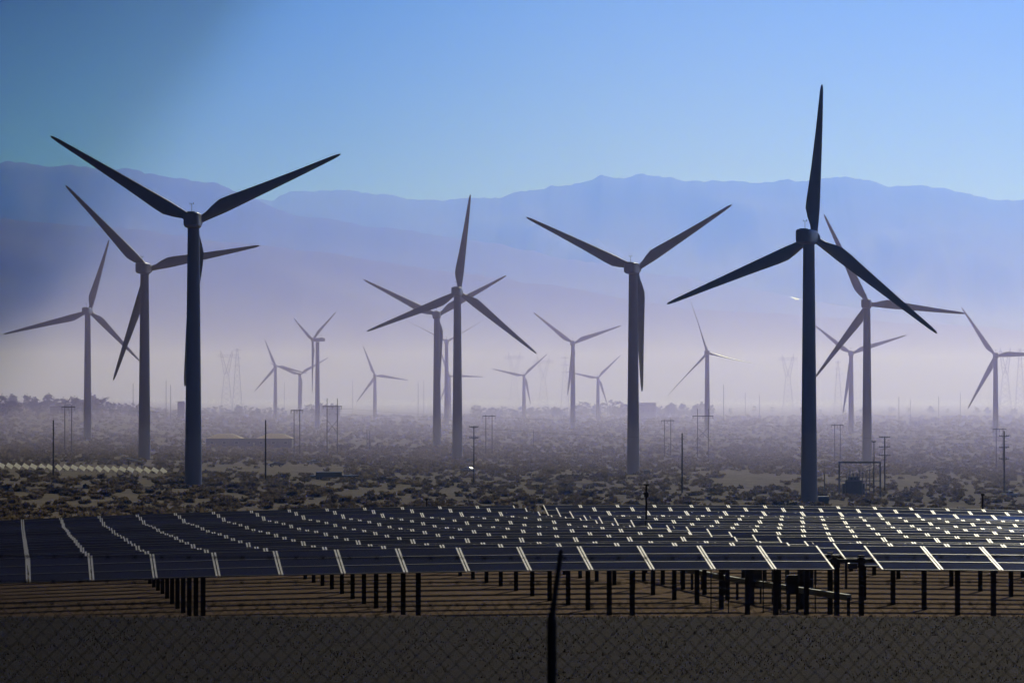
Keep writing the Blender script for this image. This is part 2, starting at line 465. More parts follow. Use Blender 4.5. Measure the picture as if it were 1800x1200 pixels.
# ------------------------------------------------------------------ wind turbines
def make_blade_mesh():
    RB = 38.5
    #  r, chord, centre offset (+X leads), thickness, twist deg
    st = [(0.8, 1.75, 0, 1.75, 0), (1.8, 1.75, 0, 1.75, 0), (3.2, 2.0, -0.1, 1.5, 14), (5.2, 2.7, -0.42, 1.05, 13), (7.4, 3.15, -0.66, 0.82, 11),
          (10, 3.0, -0.62, 0.66, 8), (13.5, 2.65, -0.5, 0.5, 6), (18, 2.25, -0.36, 0.4, 4), (23, 1.85, -0.24, 0.32, 2.5), (28, 1.45, -0.12, 0.24, 1.2),
          (33, 1.08, -0.04, 0.17, 0.4), (36.6, 0.78, 0.02, 0.11, 0), (38.0, 0.5, 0.05, 0.07, 0), (38.5, 0.16, 0.08, 0.03, 0)]
    rings = []
    for r, c, off, th, tw in st:
        c *= 1.0 + 0.10 * smooth(3, 8, r); off *= 1.08
        ring = []; a_ = R(tw); k = min(1, max(0, (r - 2) / 4)); n = 18
        for i in range(n):
            t = 2 * pi * i / n
            x = cos(t) * c / 2
            y = sin(t) * th / 2
            y *= (1 - k) + k * (0.55 + 0.75 * (x / c + 0.5) ** 0.6) if c else 1
            x += off
            bend = 1.1 * (r / RB) ** 2      # tips flexed towards the viewer's side
            ring.append((x * cos(a_) - y * sin(a_), x * sin(a_) + y * cos(a_) - bend, r))
        rings.append(ring)
    mb = MB(); mb.loft(rings); return mb.build('blade', M['blade'], mesh_only=True)
BLADE = make_blade_mesh()

def rrect(w, h, y, zc=0, rr=0.5, n=4):
    out = []
    for cx, cz_, a0 in ((w / 2 - rr, h / 2 - rr, 0), (-w / 2 + rr, h / 2 - rr, 90), (-w / 2 + rr, -h / 2 + rr, 180), (w / 2 - rr, -h / 2 + rr, 270)):
        for i in range(n + 1):
            a_ = R(a0 + 90 * i / n); out.append((cx + rr * cos(a_), y, zc + cz_ + rr * sin(a_)))
    return out
def make_nacelle_mesh(long=False):
    mb = MB(); k = 1.25 if long else 1.0
    if long: sec = [(-6.2, 2.2, 2.0, 0.1), (-6.0, 2.8, 2.6, 0.1), (-3, 3.0, 2.9, 0), (2.2, 3.0, 2.9, 0), (3.0, 2.4, 2.5, 0)]
    else: sec = [(-5.6, 2.7, 2.6, 0.15), (-5.3, 3.3, 3.2, 0.12), (-3.4, 3.55, 3.5, 0.05), (0.5, 3.5, 3.5, 0), (2.2, 3.1, 3.2, 0), (3.0, 2.5, 2.6, 0)]
    mb.loft([rrect(w, h, y, z, 0.55) for y, w, h, z in sec])
    mb.box((0, -4.2, 1.78 if not long else 1.55), (1.6, 1.8, 0.35))       # cooling hood
    return mb.build('nacelle', M['nacelle'], mesh_only=True)
NAC, NAC_LONG = make_nacelle_mesh(), make_nacelle_mesh(True)
def make_hub_mesh():
    mb = MB(); rings = []
    for y, r in ((2.9, 1.15), (3.3, 1.5), (4.2, 1.62), (5.0, 1.4), (5.6, 0.95), (5.95, 0.35)):
        rings.append([(r * cos(2 * pi * i / 20), y, r * sin(2 * pi * i / 20)) for i in range(20)])
    mb.loft(rings); return mb.build('hub', M['nacelle'], mesh_only=True)
HUB = make_hub_mesh()
def make_mast_mesh():
    mb = MB(); mb.tube((0, -3.2, 1.7), (0, -3.2, 4.0), 0.05, n=6); mb.box((0, -3.2, 3.7), (0.9, 0.06, 0.06)); mb.box((0.42, -3.2, 3.9), (0.14, 0.14, 0.3)); mb.box((-0.42, -3.2, 3.9), (0.14, 0.3, 0.2))
    return mb.build('wind_sensor', M['dark_metal'], mesh_only=True)
MAST = make_mast_mesh()

HUBY = 4.2
def turbine(label, tx, hub, tips, D, psi, group, zbase=None, long=False, feather=0, wtop=2.75, wbot=4.05, k=None):
    """tx: photo column of the tower; hub, tips: photo points; psi: heading of the rotor axis, degrees clockwise from straight ahead."""
    lens = [math.hypot((t[0] - hub[0]) / max(0.4, cos(R(psi))), t[1] - hub[1]) for t in tips]
    s_ = FPX / D
    rad = sum(lens) / len(lens) / s_
    k = rad / 38.5 if k is None else k
    x = (tx - 900) / s_
    zb = gz(x, D)
    hz = at(hub[0], hub[1], D).z
    root = empty('wind_turbine', (x, D, zb))
    tag(root, label, 'wind turbine', group)
    H = hz - zb
    mb = MB(); rings = []
    top = H - 1.7 * k
    for i in range(9):
        t = i / 8; r = (wbot + (wtop - wbot) * t) / 2 * k
        rings.append([(r * cos(2 * pi * q / 28), r * sin(2 * pi * q / 28), -1.0 + t * (top + 1.0)) for q in range(28)])
    mb.loft(rings)
    for t in (0.34, 0.67):
        r = (wbot + (wtop - wbot) * t) / 2 * k + 0.035; z = top * t
        mb.tube((0, 0, z - 0.1), (0, 0, z + 0.1), r, n=28)
    mb.build('tower', M['tower'], root)
    mb = MB(); mb.tube((0, 0, -1.5), (0, 0, 0.35), wbot * k * 0.72, n=20, smooth=False); mb.build('foundation', M['concrete'], root)
    yaw = -R(psi)
    nac = put('nacelle', NAC_LONG if long else NAC, root, (0, 0, H), (0, 0, yaw), (k, k, k))
    put('wind_sensor', MAST, nac)
    h = put('hub', HUB, root, (0, 0, H), (0, 0, yaw), (k, k, k))
    hc = Vector((sin(R(psi)) * HUBY * k, cos(R(psi)) * HUBY * k, H))
    hx = tx + hc.x * s_                     # where the modelled hub shows
    for t, ln in zip(tips, lens):
        dx = (t[0] - hx) / s_ / cos(R(psi)); dz = (hub[1] - t[1]) / s_
        a_ = math.atan2(dx, dz); lb = math.hypot(dx, dz)
        kb = lb / 38.5
        rot = Matrix.Rotation(yaw, 4, 'Z') @ Matrix.Rotation(a_, 4, 'Y') @ Matrix.Rotation(R(feather), 4, 'Z')
        b = put('blade', BLADE, root)
        b.matrix_local = Matrix.Translation(hc) @ rot @ Matrix.Diagonal((k, k, kb, 1))
    return root

G1, G2 = 'wind turbines standing on the desert plain', 'far wind turbines fading in the dust'
turbine('big near turbine with its V of raised blades above the long dark-walled building', 340, (340, 388), [(84, 237), (598, 270), (324, 679)], 935, 3, G1)
turbine('turbine with one nearly level blade crossing behind the tower of the near V-shaped turbine', 254, (257, 472), [(111, 324), (458, 432), (198, 668)], 1325, 10, G1)
turbine('turbine with its lower blade tip behind a neighbouring tower, at the dark trees', 154, (154, 547), [(191, 421), (3, 587), (246, 634)], 1930, 7, G1)
turbine('middle turbine with one blade straight up, overlapping a V-shaped turbine behind it', 804, (805, 513), [(827, 341), (644, 582), (944, 621)], 1555, 7, G1)
turbine('turbine with a raised V of blades directly behind the middle upright-blade turbine', 768, (768, 554), [(638, 491), (890, 484), (772, 699)], 1880, 4, G1)
turbine('turbine with raised V, third blade hanging beside the tower above a green box', 1113, (1116, 472), [(927, 379), (1286, 361), (1131, 688)], 1270, 16, G1)
turbine('tallest turbine with one blade pointing straight up, standing just behind the solar field', 1422, (1427, 417), [(1449, 147), (1180, 532), (1644, 586)], 978, 21, G1)
turbine('turbine behind the substation with one blade nearly level', 1524, (1526, 534), [(1452, 376), (1695, 551), (1436, 664)], 1610, 12, G1)
turbine('turbine at the picture edge with a level blade cut by the frame', 1750, (1750, 625), [(1692, 540), (1853, 622), (1703, 718)], 2640, 5, G1)
turbine('pale turbine with a low V, partly behind the towers by the substation', 1496, (1497, 621), [(1432, 570), (1593, 589), (1483, 726)], 2750, 8, G1)
turbine('pale turbine with thin edge-on blades beside a cross-braced pole frame', 1243, (1243, 620), [(1216, 524), (1330, 643), (1172, 694)], 2690, 6, G1, feather=-82)
turbine('pale V-bladed turbine between two smaller turbines with drooping blades', 1007, (1008, 603), [(938, 549), (1092, 572), (998, 694)], 3000, 5, G1)
turbine('pale turbine with thin edge-on blades seen between two overlapping towers', 785, (785, 600), [(713, 560), (858, 560), (786, 683)], 3230, 2, G1, feather=-84)
SM = dict(wtop=3.4, wbot=5.2)
turbine('very faint small turbine half hidden behind the middle turbine, one blade level', 790, (789, 661), [(772, 610), (849, 662), (772, 708)], 3950, 0, G2, **SM)
turbine('small far turbine below the tip of the middle turbine, in front of a lattice pylon', 921, (922, 660), [(865, 648), (962, 622), (933, 710)], 3900, 3, G2, **SM)
turbine('small far turbine between the pale V-bladed turbine and the drooping-blade tower', 1051, (1052, 664), [(997, 653), (1091, 624), (1068, 711)], 3950, 3, G2, **SM)
turbine('small far turbine standing alone, one blade level towards the overlapping pair', 659, (659, 660), [(638, 608), (718, 668), (627, 706)], 3900, 3, G2, **SM)
turbine('small far turbine beside the distant pylons, its level blade meeting a neighbour blade', 484, (483, 643), [(465, 597), (540, 656), (447, 688)], 3700, 4, G2, **SM)
turbine('small far turbine with wide low V of blades behind twin poles', 527, (528, 658), [(474, 638), (577, 628), (530, 716)], 3800, 2, G2, **SM)
turbine('side-on turbine showing its long boxy nacelle', 558, (549, 597), [(517, 560), (585, 547), (547, 690)], 2950, -62, G2, long=True)

# ------------------------------------------------------------------ solar rows
MW, MH, CP = 2.0, 0.985, 2.04       # module width, slope length, column pitch
def make_module():
    mb = MB(); mb.box((0, 0, 0), (MW - 0.10, MH - 0.03, 0.010)); glass = mb.build('module', M['pv'], mesh_only=True)
    mb = MB()
    sw = 0.058
    for sx in (-1, 1): mb.box((sx * (MW / 2 - sw / 2), 0, 0.004), (sw, MH, 0.04))
    mb.box((0, MH / 2 - 0.009, 0.0), (MW - 2 * sw, 0.018, 0.036), mi=1)
    mb.box((0, -MH / 2 + 0.009, 0.0), (MW - 2 * sw, 0.018, 0.036), mi=1)
    frame = mb.build('frame', [M['alu'], M['alu_thin']], mesh_only=True)
    mb = MB(); mb.box((0, 0, 0), (MW - 0.10, MH - 0.03, 0.010), mi=0)
    for sx in (-1, 1): mb.box((sx * (MW / 2 - sw / 2), 0, 0.004), (sw, MH, 0.04), mi=1)
    mb.box((0, MH / 2 - 0.009, 0.0), (MW - 2 * sw, 0.018, 0.036), mi=2)
    mb.box((0, -MH / 2 + 0.009, 0.0), (MW - 2 * sw, 0.018, 0.036), mi=2)
    both = mb.build('module', [M['pv'], M['alu'], M['alu_thin']], mesh_only=True)
    return glass, frame, both
MOD_G, MOD_F, MOD_B = make_module()
def make_pile():
    mb = MB(); mb.box((0, 0, 0.9), (0.14, 0.02, 2.2)); mb.box((-0.07, 0, 0.9), (0.02, 0.15, 2.2)); mb.box((0.07, 0, 0.9), (0.02, 0.15, 2.2))
    mb.box((0, 0, 1.9), (0.2, 0.16, 0.16))
    return mb.build('post', M['post'], mesh_only=True)
PILE = make_pile()
ORD = ['nearest', 'second', 'third', 'fourth', 'fifth', 'sixth', 'seventh', 'eighth', 'ninth', 'tenth', 'eleventh', 'twelfth', 'thirteenth', 'fourteenth', 'fifteenth', 'last but one', 'last']
GAP = 0.78
crown = lambda x: -0.0007 * max(-60, min(60, x - 4.7)) ** 2
for k, (d, o, zc) in enumerate(ROWS):
    kk = o.y / FPX
    zo = CZ + zc
    root = empty('solar_row', (o.x, o.y, zo - 1.98 + crown(o.x)), AZR)
    tag(root, ('nearest row of dark blue solar panels, its bright dividers tallest' if k == 0 else
               'farthest row of solar panels, along the edge of the brushy plain' if k == len(ROWS) - 1 else
               f'{ORD[k]} row of dark solar panels counted from the dirt in front' if k < 15 else
               'row of solar panels just in front of the farthest row'), 'solar panels', 'parallel rows of tracking solar panels')
    # visible span of the row
    def u_at(px):
        uu = (px - 900) / FPX; return (uu * o.y - o.x) / (RDIR.x - uu * RDIR.y)
    ul, ur = u_at(-70), u_at(1870)
    cols_ = []
    u = -GAP - CP / 2
    while u > ul - CP: cols_.append(u); u -= CP
    u = GAP + CP / 2
    while u < ur + CP: cols_.append(u); u += CP
    cols_ = sorted(cols_, key=lambda a_: abs(a_ - (ul + ur) / 2))[:33]
    lo, hi = min(cols_) - CP / 2, max(cols_) + CP / 2
    rz = root.location.z
    rr = random.Random(100 + k)
    tk = TILT + (R(rr.uniform(-1.6, 1.6)) if k else 0)
    def zat(u_):                      # height of the row's axis at u_, in the root's frame
        return zo + crown(o.x + RDIR.x * u_) - rz
    for c in cols_:
        jt = rr.uniform(-0.004, 0.004)
        slope = math.atan((zat(c + 1) - zat(c - 1)) / 2)
        M4 = Matrix.Translation((c, 0, zat(c))) @ Matrix.Rotation(-slope, 4, 'Y') @ Matrix.Rotation(tk + jt, 4, 'X')
        for j in (-1, 0, 1):
            mm = M4 @ Matrix.Translation((0, j * 1.0, 0.10))
            if k < 2:
                ob = put('module', MOD_G, root); ob.matrix_local = mm
                put('frame', MOD_F, ob)
            else:
                ob = put('module', MOD_B, root); ob.matrix_local = mm
    # torque tube following the ground
    mb = MB(); n = 24
    pts = [lo + (hi - lo) * i / n for i in range(n + 1)]
    for a_, b_ in zip(pts[:-1], pts[1:]): mb.tube((a_, 0, zat(a_)), (b_, 0, zat(b_)), 0.065, n=6, cap=False)
    for c in cols_:                   # module rails across the tube
        for sx in (-0.7, 0.7):
            mb.box((c + sx, 0, zat(c + sx) + 0.06), (0.05, 2.7, 0.05), Matrix.Rotation(TILT, 3, 'X'))
    mb.build('torque_tube', M['dark_metal'], root)
    if k < 3:
        mb = MB()
        for sx in (-0.5, 0.42): mb.box((sx, 0, zat(0)), (0.14, 0.22, 0.24)); mb.box((sx, 0, zat(0) + 0.16), (0.22, 0.12, 0.05)); mb.tube((sx - 0.12, 0, zat(0)), (sx + 0.12, 0, zat(0)), 0.1, n=10)
        mb.box((-0.1, 0.0, zat(0) - 0.5), (0.07, 0.07, 0.9)); mb.box((0.1, -0.1, zat(0) - 0.18), (0.3, 0.16, 0.18))
        mb.build('drive_bracket', M['dark_metal'], root)
    for pu in (-43.0, -35.9, -28.7, -21.6, -14.5, -7.35, -2.5, -0.42, 0.42, 4.95, 12.1, 19.2, 26.3, 33.4):
        if lo < pu < hi and not (k > 8 and abs(pu) in (0.42,)):
            wx, wy = o.x + RDIR.x * pu, o.y + RDIR.y * pu
            top = zat(pu) - 0.05; bot = gz(wx, wy) - 0.15 - rz
            put('post', PILE, root, (pu, 0, bot), None, (1, 1, (top - bot) / 2.0))

# drive beam that links the rows along the corridor
mb = MB()
ptsb = []
for k in range(0, 10):
    o = ROWS[k][1]; ptsb.append(Vector((o.x - 0.05, o.y - 0.6, gz(o.x, o.y) + 0.78)))
for a_, b_ in zip(ptsb[:-1], ptsb[1:]):
    d = b_ - a_; q = d.to_track_quat('Y', 'Z').to_matrix()
    mb.box((a_ + b_) / 2, (0.16, d.length, 0.20), q)
root = empty('drive_beam', (ptsb[0].x, ptsb[0].y, gz(ptsb[0].x, ptsb[0].y)))
b = mb.build('beam', M['beam'], root); b.matrix_parent_inverse = Matrix.Translation(-root.location)
for i in range(0, 10, 2):
    mb = MB(); p = ptsb[i]; mb.box((p.x - 0.02, p.y, p.z - 0.45), (0.10, 0.10, 0.9)); l_ = mb.build('leg', M['post'], root); l_.matrix_parent_inverse = Matrix.Translation(-root.location)
tag(root, 'slanting pale-topped drive beam under the gap between the panel rows', 'drive beam')

# combiner boxes and cable racks in the corridor
def equipment(px, D, w, h, label, group):
    p = on_ground(px, D)
    r_ = empty('combiner_box', p, AZR)
    mb = MB(); mb.box((0, 0, h * 0.72), (w, 0.28, h * 0.5)); mb.box((0, -0.16, h * 0.72), (w * 0.86, 0.03, h * 0.42)); mb.build('cabinet', M['post'], r_)
    for sx in (-1, 1):
        mb = MB(); mb.box((sx * w * 0.42, 0, h * 0.24), (0.06, 0.06, h * 0.48)); mb.build('leg', M['post'], r_)
    tag(r_, label, 'electrical box', group)
equipment(1392, 140.5, 0.4, 1.35, 'dark equipment cabinet on legs behind the front posts near the corridor', 'equipment cabinets')
equipment(1330, 149.5, 0.35, 1.3, 'dark cabinet on legs deeper under the panels, by the drive beam', 'equipment cabinets')

def cable_rack():
    k_ = 1; o = ROWS[k_][1]; c = o + RDIR * (-1.6) + PDIR * 1.6; zb = gz(c.x, c.y)
    r_ = empty('cable_rack', (c.x, c.y, zb), AZR)
    for i in range(7):
        mb = MB(); mb.box((-1.9 + i * 0.62, 0, 0.75), (0.035, 0.035, 1.7)); mb.build('upright', M['post'], r_)
    for z_ in (0.55, 0.85, 1.15, 1.4):
        mb = MB(); mb.box((0, 0.03, z_), (4.1, 0.02, 0.02)); mb.build('rail', M['post'], r_)
    tag(r_, 'thin rack of dark uprights and rails under the panels beside the corridor', 'cable rack')
cable_rack()

# ------------------------------------------------------------------ thin masts in and behind the solar field
def mast(px, ytop, D, r, label, head):
    x = (px - 900) / FPX * D; zb = gz(x, D); zt = at(px, ytop, D).z
    root = empty('instrument_mast', (x, D, zb)); H = zt - zb
    mb = MB(); mb.tube((0, 0, -0.3), (0, 0, H), r, r * 0.8, n=8); mb.build('pole', M['post'], root)
    mb = MB()
    if head:
        mb.tube((0, 0, H - 0.02), (0, 0, H + 0.05), r * 2.6, n=10); mb.box((0.0, 0, H - 0.45), (0.03 + r * 3, 0.1, 0.25))
        mb.build('sensor_head', M['post'], root)
    else:
        mb.box((0, 0, H), (r * 3.2, r * 3.2, r * 2)); mb.build('cap', M['post'], root)
    tag(root, label, 'mast')
mast(1136, 852, 187, 0.055, 'thin black instrument mast with a round head rising among the panels', True)
mast(750, 877, 226, 0.05, 'short dark post behind the panels in front of the middle turbine', False)
mast(1727, 869, 226, 0.06, 'short dark post behind the panels near the picture edge', False)

# ------------------------------------------------------------------ chain link fence close to the camera
FD = 18.0
fz = gz(0, FD)
root = empty('chain_link_fence', (at(970, 1100, FD).x, FD, fz))
fx = root.location.x
s18 = FPX / FD
zs = at(970, 1082, FD).z - fz             # shoulder of the post
mb = MB(); mb.tube((0, 0, -0.4), (0, 0, zs - 0.04), 0.0215, n=14); mb.tube((0, 0, zs - 0.04), (0, 0, zs + 0.015), 0.0225, 0.016, n=14)
mb.build('post', M['fence_steel'], root)
tipz = at(985, 970, FD).z - fz
mb = MB(); p0 = Vector((0.001, 0, zs)); p1 = Vector((0.043, 0.10, tipz))
mb.tube(p0, p1, 0.0145, 0.011, n=10); mb.tube(p1, p1 + Vector((0.001, 0.002, 0.008)), 0.011, 0.006, n=10); mb.build('barbed_wire_arm', M['fence_steel'], root)
for sx in (-3.05, 3.05):
    mb = MB(); mb.tube((sx, 0, -0.4), (sx, 0, zs), 0.0215, n=14); mb.build('post', M['fence_steel'], root)
    mb = MB(); mb.tube((sx, 0, zs), (sx + 0.043, 0.10, tipz), 0.0145, 0.011, n=10); mb.build('barbed_wire_arm', M['fence_steel'], root)
ztop = at(970, 1064, FD).z - fz
mb = MB(); h_ = ztop - 0.04; pitch = 0.072; W_ = 3.05
x = -W_ - h_
while x < W_:
    for sgn in (1, -1):
        a0, a1 = x, x + h_                      # 45 degree wires, clipped to the bay
        lo_, hi_ = max(a0, -W_), min(a1, W_)
        if hi_ > lo_:
            z0, z1 = 0.04 + (lo_ - a0), 0.04 + (hi_ - a0)
            off = 0.0016 * sgn
            pA, pB = ((lo_, off, z0), (hi_, off, z1))
            if sgn < 0: pA, pB = ((-lo_, off, z0), (-hi_, off, z1))
            mb.tube(pA, pB, 0.0019, n=4, cap=False)
            if abs(hi_ - a1) < 1e-6:            # twisted tail above the top knuckle
                q = Vector(pB); mb.tube(q, q + Vector((0.012 * sgn, 0, 0.026)), 0.0013, n=4, cap=False)
    x += pitch
mb.build('wire_mesh', M['wire'], root)
mb = MB()
for wy, f_ in ((977, 0.93), (1020, 0.5), (1058, 0.04)):
    z = at(970, wy, FD).z - fz; yo = 0.10 * f_
    for i in range(24):
        xa, xb = -W_ + i * 2 * W_ / 24, -W_ + (i + 1) * 2 * W_ / 24
        sag = lambda q: -0.012 * (1 - (q / W_) ** 2)
        mb.tube((xa, yo, z + sag(xa)), (xb, yo, z + sag(xb)), 0.0019, n=5, cap=False)
    q = -W_ + 0.06
    while q < W_:
        zz = z - 0.012 * (1 - (q / W_) ** 2)
        for a_ in (40, 130):
            dv = Vector((cos(R(a_)) * 0.015, 0.004, sin(R(a_)) * 0.017)); mb.tube(Vector((q, yo, zz)) - dv, Vector((q, yo, zz)) + dv, 0.0016, n=4)
        mb.tube((q - 0.006, yo, zz), (q + 0.006, yo, zz), 0.005, n=5)
        q += 0.122
mb.build('barbed_wire', M['wire'], root)
tag(root, 'blurred dark chain link fence with a slanting barbed wire arm, close to the viewer', 'fence')

# ------------------------------------------------------------------ power poles
WIREPTS = []
def cone_pole(mb, x, H, r): mb.tube((x, 0, -0.5), (x, 0, H), r, r * 0.62, n=9)
def h_frame(px1, px2, ytop, ybase, label, arm_y=None, brace=False, over=6):
    D = D_at((px1 + px2) / 2, ybase); c = (px1 + px2) / 2
    x = (c - 900) / FPX * D; zb = gz(x, D); s_ = FPX / D; H = at(c, ytop, D).z - zb; half = (px2 - px1) / 2 / s_
    root = empty('power_pole_frame', (x, D, zb)); arm_y = arm_y or ytop + 2
    for sx in (-half, half):
        mb = MB(); cone_pole(mb, sx, H, 0.21); mb.build('pole', M['wood'], root)
    za = at(c, arm_y, D).z - zb; w = half + over / s_
    mb = MB(); mb.box((0, 0.24, za), (2 * w, 0.22, 0.34)); mb.build('crossarm', M['wood'], root)
    for sx in (-w * 0.94, 0, w * 0.94):
        mb = MB()
        for q in range(5): mb.tube((sx, 0.24, za - 0.25 - q * 0.2), (sx, 0.24, za - 0.4 - q * 0.2), 0.13, n=8)
        mb.build('insulator', M['insulator'], root)
    if brace:
        mb = MB(); z1, z2 = za * 0.72, za * 0.46
        for a_ in (1, -1): mb.tube((-half * a_, 0.1 * a_, z1), (half * a_, 0.1 * a_, z2), 0.085, n=6)
        mb.build('cross_brace', M['wood'], root)
    tag(root, label, 'power pole', 'two-legged power pole frames on the plain')
h_frame(114, 126, 713, 795, 'twin-pole frame with a flat crossarm left of the farthest-left turbine tower'.replace('left of the farthest-left turbine tower', 'next to the tower by the dark trees'))
h_frame(517, 527, 719, 798, 'twin-pole frame with a flat crossarm by the end of the low building')
h_frame(575, 593, 700, 800, 'cross-braced pole frame with tall pole tips, past the low building', arm_y=714, brace=True, over=8)
h_frame(854, 865, 729, 800, 'twin-pole frame between the upright-blade turbine and a double-armed pole')
h_frame(1168, 1179, 737, 803, 'twin-pole frame beside the bare pole and the turbine with a green box')
h_frame(1226, 1245, 718, 804, 'cross-braced pole frame in front of the pale edge-on turbine', arm_y=731, brace=True, over=9)
h_frame(1467, 1477, 745, 812, 'twin-pole frame between the tallest tower and the substation')
h_frame(1751, 1763, 752, 826, 'twin-pole frame beside the tall three-armed pole at the picture edge')

def pole(px, ytop, ybase, label, arms=(), r=0.20, w=9, ins=True):
    D = D_at(px, ybase); x = (px - 900) / FPX * D; zb = gz(x, D); s_ = FPX / D; H = at(px, ytop, D).z - zb
    root = empty('utility_pole', (x, D, zb))
    mb = MB(); cone_pole(mb, 0, H, r); mb.build('pole', M['wood'], root)
    for ay in arms:
        za = at(px, ay, D).z - zb; hw = w / s_
        mb = MB(); mb.box((0, 0.22, za), (2 * hw, 0.16, 0.2)); c = mb.build('crossarm', M['wood'], root)
        for sx in (-0.92, -0.45, 0.45, 0.92):
            mb = MB(); mb.tube((sx * hw, 0.22, za + 0.1), (sx * hw, 0.22, za + 0.38), 0.09, 0.06, n=7); mb.build('insulator', M['insulator'], c)
        for sx in (-1, 1):
            mb = MB(); mb.tube((sx * hw * 0.6, 0.22, za), (0, 0.15, za - hw * 0.45), 0.04, n=5); mb.build('brace', M['wood'], c)
        WIREPTS.append((root, ay))
    tag(root, label, 'utility pole', 'single wooden poles on the plain')
    return (x, D, zb + H)
pole(94, 738, 838, 'bare dark pole standing behind the row of white collectors', r=0.24)
pole(467, 738, 850, 'bare dark pole in front of the low building with tan roofs', r=0.24)
pA = pole(833, 748, 852, 'double-armed pole with a domed top near the middle upright-blade turbine', (750, 769), w=8)
pole(1199, 761, 866, 'bare dark pole between the hanging-blade turbine and the tallest tower', r=0.25)
pole(1555, 767, 866, 'three-armed pole standing beside the substation frame', (768, 785, 800), r=0.24, w=10)
pole(1765, 757, 868, 'tall three-armed pole at the picture edge', (766, 786, 806), r=0.27, w=9)
pole(1536, 775, 872, 'slim pole with short side arms rising inside the substation', (776,), r=0.16, w=4)
for i, (px, yt, yb) in enumerate([(650, 757, 790), (645, 755, 788), (938, 755, 790), (1097, 758, 790), (735, 672, 735), (620, 668, 728), (745, 668, 730), (500, 672, 726), (1272, 676, 745), (1335, 694, 738), (1310, 690, 735), (1580, 697, 745), (1600, 702, 742), (1650, 696, 742), (1688, 690, 740), (300, 676, 735), (292, 668, 733), (234, 674, 732)]):
    pole(px, yt, yb, ['faint slim pole in the pale brush between the nearer pole frames', 'faint far pole in the dusty haze near the horizon'][0 if yb > 780 else 1], r=0.16 if yb > 780 else 0.28)

# lattice pylons
def pylon(px, ytop, D, label, wpx, kind):
    x = (px - 900) / FPX * D; zb = gz(x, D); s_ = FPX / D; H = at(px, ytop, D).z - zb; w = wpx / s_ / 2
    root = empty('lattice_pylon', (x, D, zb)); mb = MB(); t = 0.10
    def leg4(z0, z1, a0, a1, n, ox0=0, ox1=0):
        for i in range(n):
            ta, tb = i / n, (i + 1) / n
            for (sx, sy), (tx_, ty_) in (((-1, -1), (1, -1)), ((1, -1), (1, 1)), ((1, 1), (-1, 1)), ((-1, 1), (-1, -1))):
                A = lambda q, a_, b_: Vector((ox0 + (ox1 - ox0) * q + a_ * (a0 + (a1 - a0) * q), b_ * (a0 + (a1 - a0) * q), z0 + (z1 - z0) * q))
                mb.tube(A(ta, sx, sy), A(tb, sx, sy), t, n=4, cap=False)
                mb.tube(A(ta, sx, sy), A(tb, tx_, ty_), t * 0.6, n=3, cap=False)
                mb.tube(A(tb, sx, sy), A(ta, tx_, ty_), t * 0.6, n=3, cap=False)
    arms = MB()
    if kind == 'y':
        leg4(0, H * 0.62, H * 0.10, H * 0.035, 7)
        for sg in (-1, 1):
            leg4(H * 0.62, H * 0.93, H * 0.03, H * 0.015, 5, sg * 0.5, sg * w * 0.52)
            leg4(H * 0.93, H * 1.0, H * 0.015, 0.1, 2, sg * w * 0.52, sg * w * 0.6)
        for zz in (0.90, 0.935): arms.box((0, 0, H * zz), (2 * w, 0.25, 0.25))
        for i in range(14):
            xx = -w + i * 2 * w / 14; arms.tube((xx, 0, H * 0.90), (xx + 2 * w / 14, 0, H * 0.935), 0.09, n=3)
    else:
        leg4(0, H * 0.72, H * 0.08, H * 0.03, 8); leg4(H * 0.72, H, H * 0.03, H * 0.01, 4)
        for q, z_ in ((1, 0.97), (1.0, 0.85), (0.9, 0.73)):
            for sg in (-1, 1): arms.tube((0, 0, H * z_), (sg * w * q, 0, H * z_), 0.18, 0.1, n=4); arms.tube((0, 0, H * (z_ + 0.02)), (sg * w * q, 0, H * z_), 0.1, n=4)
    mb.build('lattice_body', M['lattice'], root); arms.build('crossarm', M['lattice'], root)
    tag(root, label, 'pylon', 'faint lattice pylons on the horizon')
pylon(398, 616, 4600, 'forked lattice pylon beside a narrow one, above the trees by the low building', 34, 'y')
pylon(417, 612, 4300, 'narrow lattice pylon beside a forked one near the big near turbine', 14, 't')
pylon(904, 619, 4700, 'forked lattice pylon behind the far turbine with a level blade', 34, 'y')
pylon(955, 627, 4900, 'faint forked lattice pylon just behind a small raised blade tip', 36, 'y')
pylon(993, 626, 4600, 'narrow lattice pylon beside the pale V-bladed turbine', 14, 't')
pylon(1385, 622, 4900, 'forked lattice pylon just beside the tallest turbine tower', 34, 'y')
pylon(1473, 634, 5000, 'faint narrow lattice pylon among the towers by the substation', 12, 't')
pylon(1767, 611, 4600, 'forked lattice pylon partly behind the edge turbine level blade', 30, 'y')
pylon(1793, 612, 4700, 'narrow lattice pylon at the very edge of the picture', 14, 't')

# overhead wires between poles of one line
def wire(pts, label):
    root = None; mb = MB()
    for a_, b_ in zip(pts[:-1], pts[1:]):
        prev = a_
        for i in range(1, 13):
            t = i / 12; p = a_.lerp(b_, t); p = Vector((p.x, p.y, p.z - 4 * t * (1 - t) * (b_ - a_).length * 0.012))
            mb.tube(prev, p, 0.022, n=3, cap=False); prev = p
    tag(mb.build('power_line', M['dark_metal']), label, 'power line', 'thin lines strung between the pole frames')
def arm_pt(px, py, ybase, dx=0): D = D_at(px, ybase); p = at(px + dx, py, D); p.y += 0.22; return p
wire([arm_pt(120, 715, 795), arm_pt(522, 721, 798), arm_pt(860, 731, 800), arm_pt(1174, 739, 803), arm_pt(1472, 747, 812), arm_pt(1757, 754, 826)], 'thin power line strung along the flat-topped twin-pole frames')
wire([arm_pt(584, 716, 800), arm_pt(1236, 733, 804)], 'thin power line strung between the two cross-braced frames')
